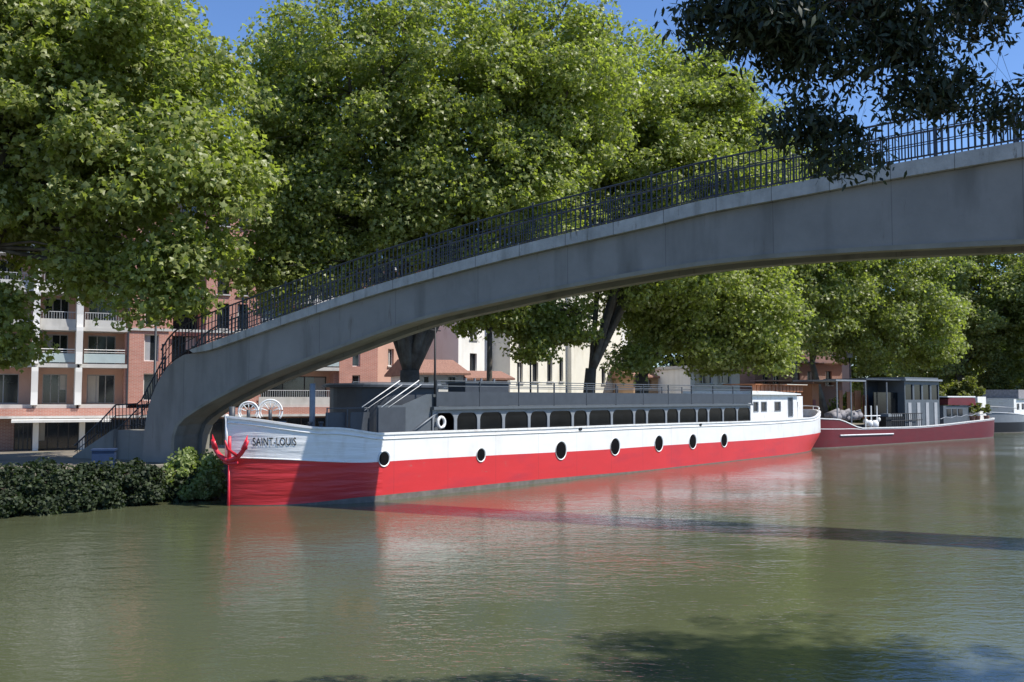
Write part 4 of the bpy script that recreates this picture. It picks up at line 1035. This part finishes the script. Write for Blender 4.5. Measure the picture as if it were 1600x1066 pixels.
# ------------------------------------------------------------------ FOLIAGE
def leaf_mesh(name, centers, sizes, normals_up, m, rng, kind='kite', droop=0.0):
    n = len(centers)
    # random orientation: normal = normalised(normals_up + jitter)
    nr = normals_up + rng.normal(0, 0.8, (n, 3)); nr /= np.linalg.norm(nr, axis=1)[:, None]
    t = rng.normal(0, 1, (n, 3)); t[:, 2] -= droop; t -= nr * np.sum(t * nr, axis=1)[:, None]; t /= np.linalg.norm(t, axis=1)[:, None]
    s_ = np.cross(nr, t)
    sz = sizes[:, None]
    if kind == 'lobed':
        P = [centers + t * sz * .02 + nr * sz * .03, centers - t * sz * .5, centers + s_ * sz * .55 + t * sz * .02 - nr * sz * .12, centers + s_ * sz * .17 + t * sz * .14, centers + t * sz * .56 - nr * sz * .08, centers - s_ * sz * .17 + t * sz * .14, centers - s_ * sz * .55 + t * sz * .02 - nr * sz * .12]
        idx = [(1, 2, 3, 0), (0, 3, 4, 5), (0, 5, 6, 1)]
    elif kind == 'kite':
        P = [centers - t * sz * .5, centers + s_ * sz * .48 - t * sz * .02 - nr * sz * .10, centers + t * sz * .55, centers - s_ * sz * .48 + t * sz * .05 - nr * sz * .10]
        idx = [(0, 1, 2), (0, 2, 3)]
    else:   # narrow pointed leaf
        P = [centers - t * sz * .5, centers + s_ * sz * .17 - t * sz * .12, centers + s_ * sz * .13 + t * sz * .2 - nr * sz * .04, centers + t * sz * .58 - nr * sz * .12, centers - s_ * sz * .13 + t * sz * .2 - nr * sz * .04, centers - s_ * sz * .17 - t * sz * .12]
        idx = [(0, 1, 5), (1, 2, 4, 5), (2, 3, 4)]
    k = len(P); V = np.stack(P, axis=1).reshape(-1, 3).astype(np.float32)
    loops = []; starts = []; tot = []; c = 0
    for f in idx: starts.append(c); tot.append(len(f)); loops += list(f); c += len(f)
    base = (np.arange(n) * k)[:, None]
    Lp = (base + np.array(loops)[None, :]).reshape(-1).astype(np.int32)
    St = ((np.arange(n) * c)[:, None] + np.array(starts)[None, :]).reshape(-1).astype(np.int32)
    To = np.tile(np.array(tot, np.int32), n)
    me = bpy.data.meshes.new(name)
    me.vertices.add(len(V)); me.vertices.foreach_set('co', V.reshape(-1))
    me.loops.add(len(Lp)); me.loops.foreach_set('vertex_index', Lp)
    me.polygons.add(len(St)); me.polygons.foreach_set('loop_start', St); me.polygons.foreach_set('loop_total', To)
    me.update(calc_edges=True)
    at_ = me.attributes.new('tint', 'FLOAT', 'POINT')
    tint = np.repeat(np.clip(rng.normal(.45, .22, n), 0, 1), k).astype(np.float32); at_.data.foreach_set('value', tint)
    me.materials.append(M[m])
    return me
def crown_points(ells, n_cl, per, cr, rng, shell=(.55, 1.0), droop=0.0, flat=.6, zmin=None, fill=0.15, outline=None):
    """clumps of leaves through a union of ellipsoids ; returns leaf centres, outward normals, clump centres"""
    vol = np.array([e[3] * e[4] * e[5] for e in ells]) ** (2 / 3.); vol = vol / vol.sum()
    cc = []; on = []
    while len(cc) < n_cl:
        i = rng.choice(len(ells), p=vol); e = ells[i]
        d = rng.normal(0, 1, 3); d /= np.linalg.norm(d)
        r = rng.uniform(*shell) if rng.random() > fill else rng.uniform(.1, .6)
        p = np.array(e[:3]) + d * np.array(e[3:6]) * r
        inside = False
        for j, q in enumerate(ells):
            if j != i and np.sum(((p - np.array(q[:3])) / np.array(q[3:6])) ** 2) < .35: inside = True
        if inside and rng.random() < .7: continue
        if zmin is not None and p[2] < zmin: continue
        cc.append(p); on.append(d)
    cc = np.array(cc); on = np.array(on)
    C = []; Nn = []
    for p, d in zip(cc, on):
        k = int(per * rng.uniform(.5, 1.5)); r = cr * rng.uniform(.6, 1.35)
        q = rng.normal(0, 1, (k, 3)); q /= np.linalg.norm(q, axis=1)[:, None]; rad = rng.uniform(.25, 1.0, k) ** .6
        q = q * rad[:, None]; up = q.copy(); q[:, 2] *= flat
        C.append(p + q * r - np.array([0, 0, 1]) * (droop * (q[:, 0] ** 2 + q[:, 1] ** 2) * r)[:, None])
        u = up * .6 + np.array([0, 0, .6]) + d * .35; Nn.append(u)
    C = np.concatenate(C); Nn = np.concatenate(Nn); Nn /= np.linalg.norm(Nn, axis=1)[:, None] + 1e-9
    return C, Nn, cc
def tree(name, base, ells, n_cl, per, cr, lsize, label, trunk_r, fork_z, lean=(0, 0), seed=1, leaf='leaf_plane', bark='bark', cat='tree', group='plane trees along the far quay', limbs=9, kind='lobed', droop=.25, zmin=None, shell=(.55, 1.0), limb_r=1.0, twin=False, ldroop=0.3, fill=.15):
    rng = np.random.default_rng(seed)
    if kind == 'lobed': n_cl = int(n_cl * 2.3); per = int(per * .39); cr *= .90; lsize *= .98; fill = .25
    e = empty(name, base, 0, label, cat, group)
    bv = np.array(base)
    C, Nn, cc = crown_points(ells, n_cl, per, cr, rng, shell=shell, droop=droop, zmin=zmin, fill=fill)
    sizes = lsize * rng.uniform(.65, 1.25, len(C))
    me = leaf_mesh('crown', C - bv, sizes, Nn, leaf, rng, kind, ldroop)
    o = bpy.data.objects.new('crown', me); COL.objects.link(o); o.parent = e
    # trunk and limbs
    mb = MB(); B = Vector(base); fk = B + Vector((lean[0], lean[1], fork_z - base[2]))
    mb.tube([B - Vector((0, 0, .3)), B + Vector((0, 0, .15)), B.lerp(fk, .3) + Vector((rng.normal(0, .05), 0, 0)), B.lerp(fk, .7), fk], [trunk_r * 1.45, trunk_r * 1.15, trunk_r, trunk_r * .9, trunk_r * .82], bark, 12)
    order = np.argsort(-np.linalg.norm(cc - np.array(fk), axis=1)); tg = [cc[i] for i in order[:max(limbs * 4, 8)]]; rng.shuffle(tg); tg = tg[:limbs]
    segs = []
    for k, t in enumerate(tg):
        t = Vector(t); mid = fk.lerp(t, .5) + Vector((rng.normal(0, .5), rng.normal(0, .5), abs(rng.normal(0.4, .5)))); q1 = fk.lerp(mid, .5) + Vector((0, 0, .35))
        pts = catmull([tuple(fk - Vector((0, 0, .25))), tuple(q1), tuple(mid), tuple(t)], 5); r0 = trunk_r * rng.uniform(.42, .62) * limb_r
        mb.tube(pts, [r0 * (1 - .88 * i / (len(pts) - 1)) for i in range(len(pts))], bark, 7)
        segs += [(Vector(p), r0 * (1 - .88 * i / (len(pts) - 1))) for i, p in enumerate(pts)][2:]
    for i, c in enumerate(cc):
        if (i % 3 if limb_r == 1 else i % 2) or not segs: continue
        c = Vector(c); s, r = min(segs, key=lambda q: (q[0] - c).length)
        m_ = s.lerp(c, .5) + Vector((rng.normal(0, .2), rng.normal(0, .2), .2)); r = min(r * .5, .07 if limb_r == 1 else .012)
        mb.tube([s, m_, c], [r, r * .6, r * .2], bark, 5)
    mb.build('trunk', e, world=True, smooth=True)
    return e
def el(px, py, Y, rx, rz, ry=None): p = at(px, py, Y); return (p.x, p.y, p.z, rx * Y / F, (ry or rx * Y / F), rz * Y / F)
def gpos(px, Y, z=1.0): p = at(px, 622, Y); return (p.x, p.y, z)
tree('plane_tree', (-17.3, 30.5, 1.0), [(-15.9, 31.5, 12.8, 7.5, 6, 5.2), (-19, 33, 14.5, 7.3, 6, 6), (-10.7, 29.8, 10.4, 3.0, 3.0, 2.7), el(305, 385, 29.5, 55, 50, 1.3), el(255, 430, 29.5, 70, 60, 1.5), el(0, 500, 30, 38, 75, 1.2), el(130, 420, 30, 60, 30, 1.5), (-22, 32, 9, 5, 5, 5)], 500, 480, 1.15, .21,
     'huge plane tree at the left, its crown hanging over the bridge stair', .55, 7, seed=11, limbs=14)
tree('plane_tree', gpos(640, 41.7), [(-4.6, 42, 15.2, 7.5, 6, 7.2), (-7.6, 40.5, 10.6, 4.0, 3.5, 2.8), (-1.0, 41, 11.5, 4.5, 4, 3.6), (-9.9, 43, 15.5, 2.5, 4, 5), (-9.2, 39.5, 8.6, 2.6, 2.4, 2.0), (2.0, 42, 17, 3, 4, 5)], 560, 400, 1.2, .20,
     'plane tree with thick dark forked trunk rising just behind the deckhouse', .50, 4.2, seed=12, limbs=15)
tree('plane_tree', gpos(915, 52.2), [(6.8, 53, 15.2, 7.0, 6, 8.4), el(850, 495, 51, 90, 35, 2.2), el(825, 550, 50, 30, 16, 1), (10.5, 54, 17.2, 4.2, 5, 6)], 430, 430, 1.3, .225,
     'plane tree with forked trunk leaning right in front of the beige house', .36, 4.6, lean=(.3, 0), seed=13, limbs=12)
tree('plane_tree', gpos(1003, 56.8), [(12.3, 57, 8.9, 4.6, 4.5, 4.3), (8.5, 57, 9, 3.4, 4, 3.2), el(1205, 555, 56, 30, 35, 1.5), el(1120, 560, 56, 60, 15, 1.5), el(985, 560, 55, 35, 25, 1.5), (13, 60, 15.4, 6.0, 6, 5.8)], 360, 420, 1.25, .225,
     'plane tree with broad dark trunk and low bright boughs above the barge windows', .45, 4.4, seed=14, limbs=11)
tree('plane_tree', gpos(1242, 75), [(22.5, 76, 14, 6.2, 6, 8.0), (20.5, 75, 9.5, 3.5, 4, 3.5), (23.5, 78, 18, 5.6, 5, 7.2)], 240, 380, 1.5, .27,
     'plane tree with two thin stems beside the brown boathouse', .26, 6.5, seed=15, leaf='leaf_far', limbs=9)
tree('plane_tree', gpos(1292, 79), [(30.5, 82, 13.4, 7.8, 7, 7.8), (35.5, 84, 9.6, 4.6, 4, 3.8), (27, 80, 14, 5, 5, 7), (29, 84, 18, 4.5, 5, 6.3)], 330, 380, 1.5, .27,
     'broad plane tree with leaning stem behind the dark red barge', .28, 6.0, lean=(-1.2, 0), seed=16, leaf='leaf_far', limbs=10)
tree('plane_tree', gpos(1500, 104), [(53, 104, 13, 8.5, 8, 9.5), (47, 106, 12, 6, 7, 9)], 260, 350, 1.6, .33,
     'dark plane tree at the right edge behind the cabin cruiser', .5, 6.5, seed=17, leaf='leaf_far', limbs=8)
tree('plane_tree', gpos(1640, 98), [(60, 99, 13, 8.5, 8, 10)], 200, 330, 1.6, .33,
     'plane tree cut off by the right edge of the view above the cruiser', .5, 6.0, seed=18, leaf='leaf_far', limbs=8)
for i, (px, zz) in enumerate(((1519, 1.75), (1527, 1.95), (1541, 1.7))):
    q = MW2 @ Vector((u2(px, .7), .7, 1.3)); rng_ = np.random.default_rng(90 + i); e_ = empty('potted_plant', tuple(q), 0, ('bushy potted plant beside the stern cowl of the dark red barge', 'taller potted plant in the middle of the three on the dark red stern', 'potted plant at the very stern of the dark red barge')[i], 'plant', 'potted plants on the dark red barge')
    mb = MB(); mb.tube([(0, 0, 0), (0, 0, .35)], [.16, .22], 'tile', 10); mb.build('pot', e_)
    C_, N_, _ = crown_points([(0, 0, zz - .95, .35, .35, .45)], 10, 60, .2, rng_, shell=(.3, 1)); o_ = bpy.data.objects.new('foliage', leaf_mesh('foliage', C_, .12 * np.ones(len(C_)), N_, 'leaf_yellow', rng_)); COL.objects.link(o_); o_.parent = e_
tree('plane_tree', gpos(765, 48, 1.0), [(-1.2, 49, 8.0, 2.6, 2.4, 1.8)], 40, 190, .95, .24,
     'young tree with slender straight trunk in front of the white town house', .15, 6.6, seed=19, limbs=5)
# background trees closing the gaps behind
tree('background_tree', gpos(1420, 125), [(50, 126, 9, 12, 6, 7)], 150, 220, 2.0, .5, 'distant tree mass behind the wheelhouse of the dark red barge', .4, 5, seed=21, leaf='leaf_far', group='background trees', limbs=5)
tree('background_tree', gpos(1590, 130), [(70, 130, 10, 13, 6, 9)], 150, 220, 2.0, .5, 'distant tree beyond the cabin cruiser', .4, 5, seed=22, leaf='leaf_far', group='background trees', limbs=5)
tree('background_tree', gpos(1120, 112), [(24, 112, 12, 9, 6, 8)], 130, 220, 1.9, .5, 'distant tree behind the white veranda house', .4, 5, seed=23, leaf='leaf_dark', group='background trees', limbs=5)

# bushes and shrubs
def bush(name, base, ells, n_cl, per, cr, lsize, label, leaf, seed, group=None, cat='bush', kind='kite', droop=.2):
    rng = np.random.default_rng(seed); e = empty(name, base, 0, label, cat, group); bv = np.array(base)
    C, Nn, cc = crown_points(ells, n_cl, per, cr, rng, shell=(.5, 1.0), droop=droop, flat=.8, zmin=0.0)
    C[:, 2] = np.maximum(C[:, 2], 0.02)
    me = leaf_mesh('foliage', C - bv, lsize * rng.uniform(.6, 1.3, len(C)), Nn, leaf, rng, kind, .3)
    o = bpy.data.objects.new('foliage', me); COL.objects.link(o); o.parent = e
    mb = MB(); B = Vector(base)
    for c in cc[::4]:
        c = Vector(c); s0 = Vector((B.x + (c.x - B.x) * .4, B.y + (c.y - B.y) * .4, B.z - .2)); mb.tube([s0, s0.lerp(c, .5) + Vector((0, 0, .1)), c], [.03, .02, .008], 'bark_dark', 5)
    mb.build('stems', e, world=True)
    return e
def bank_pt(px, dn=0.0, z=1.0):
    p = on_plane(px, 700, W(0, bank_n(-5) + dn), N); return Vector((p.x, p.y, z))
labs = ['dark ivy covered bush at the left edge of the bank', 'dark round bush second from the left on the bank', 'dark bush between two others below the white awning', 'dark bush trailing into the water before the stair foot', 'low dark bush just left of the sunlit shrub']
for i, px in enumerate((-35, 32, 92, 150, 205)):
    p = bank_pt(px, .15); h = .95
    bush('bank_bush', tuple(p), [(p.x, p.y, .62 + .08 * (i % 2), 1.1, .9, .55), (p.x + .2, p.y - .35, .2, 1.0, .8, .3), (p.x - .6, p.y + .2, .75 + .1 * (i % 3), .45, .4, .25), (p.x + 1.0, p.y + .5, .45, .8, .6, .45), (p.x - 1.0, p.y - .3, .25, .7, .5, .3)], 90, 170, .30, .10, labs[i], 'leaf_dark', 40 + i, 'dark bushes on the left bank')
p = bank_pt(300, .7)
bush('bank_shrub', tuple(p), [(p.x, p.y, .75, .85, .7, .62), (p.x + .15, p.y - .25, .4, .8, .6, .4)], 60, 200, .30, .11, 'sunlit light green shrub overhanging the water beside the red bow', 'leaf_shrub', 50)
rz_ = random.Random(8)
for i, (px, Y, h, lab) in enumerate(((1345, 80, 3.6, 'yellow green shrub behind the terrace of the dark red barge'), (1440, 82, 4.4, 'tall yellow green shrub behind the glazed wheelhouse'), (1492, 86, 4.6, 'feathery yellow green shrub above the maroon canopy'), (1552, 100, 6.5, 'upright pale bamboo like shrub above the cruiser roof'), (1602, 96, 4.5, 'shrub at the right edge behind the cruiser'), (1400, 82, 4.0, 'green shrub between two yellow ones behind the barge'))):
    p = gpos(px, Y, .8); bush('quay_shrub', p, [(p[0], p[1], h * .5, 3.0 if i != 3 else 1.7, 1.6, h * .55)], 80, 190, .6, .22, lab, 'leaf_yellow' if i != 5 else 'leaf_far', 60 + i, 'shrubs along the far quay')

# near tree over the camera's right shoulder, its twigs hanging into the view
nb = (10.5, 6.2, 1.4)
def nel(px, py, Y, rx, rz, ry=.9): Y = Y - 1.7; ry *= .7; p = at(px, py, Y); return (p.x, p.y, p.z, rx * Y / F, ry, rz * Y / F)
ells_n = [nel(1250, 60, 10.2, 90, 110), nel(1400, 60, 10.4, 110, 120), nel(1190, 30, 10.0, 90, 60), nel(1300, 185, 10.2, 65, 60, .6), nel(1110, 10, 10, 55, 50, .6), nel(1460, 140, 10.4, 90, 55, .7), nel(1560, 165, 10.4, 80, 35, .6),
          nel(1530, 10, 10.6, 120, 50), nel(1340, -20, 10.4, 260, 80), nel(1325, 232, 10.2, 42, 26, .4), nel(1240, 190, 10.2, 40, 35, .5),
          (10.4, 9.0, 10.8, 3.0, 1.6, 1.4), (11.5, 8, 12.5, 3.5, 3.5, 2.0), (6.4, 8.4, 8.6, 2.0, .9, .8), (6.2, 7.3, 11.0, 2.8, .6, .6), (4.4, 7.5, 9.9, 1.8, .6, .5)]  # unseen crown lobes above the view, added to shade hanging leaves and water
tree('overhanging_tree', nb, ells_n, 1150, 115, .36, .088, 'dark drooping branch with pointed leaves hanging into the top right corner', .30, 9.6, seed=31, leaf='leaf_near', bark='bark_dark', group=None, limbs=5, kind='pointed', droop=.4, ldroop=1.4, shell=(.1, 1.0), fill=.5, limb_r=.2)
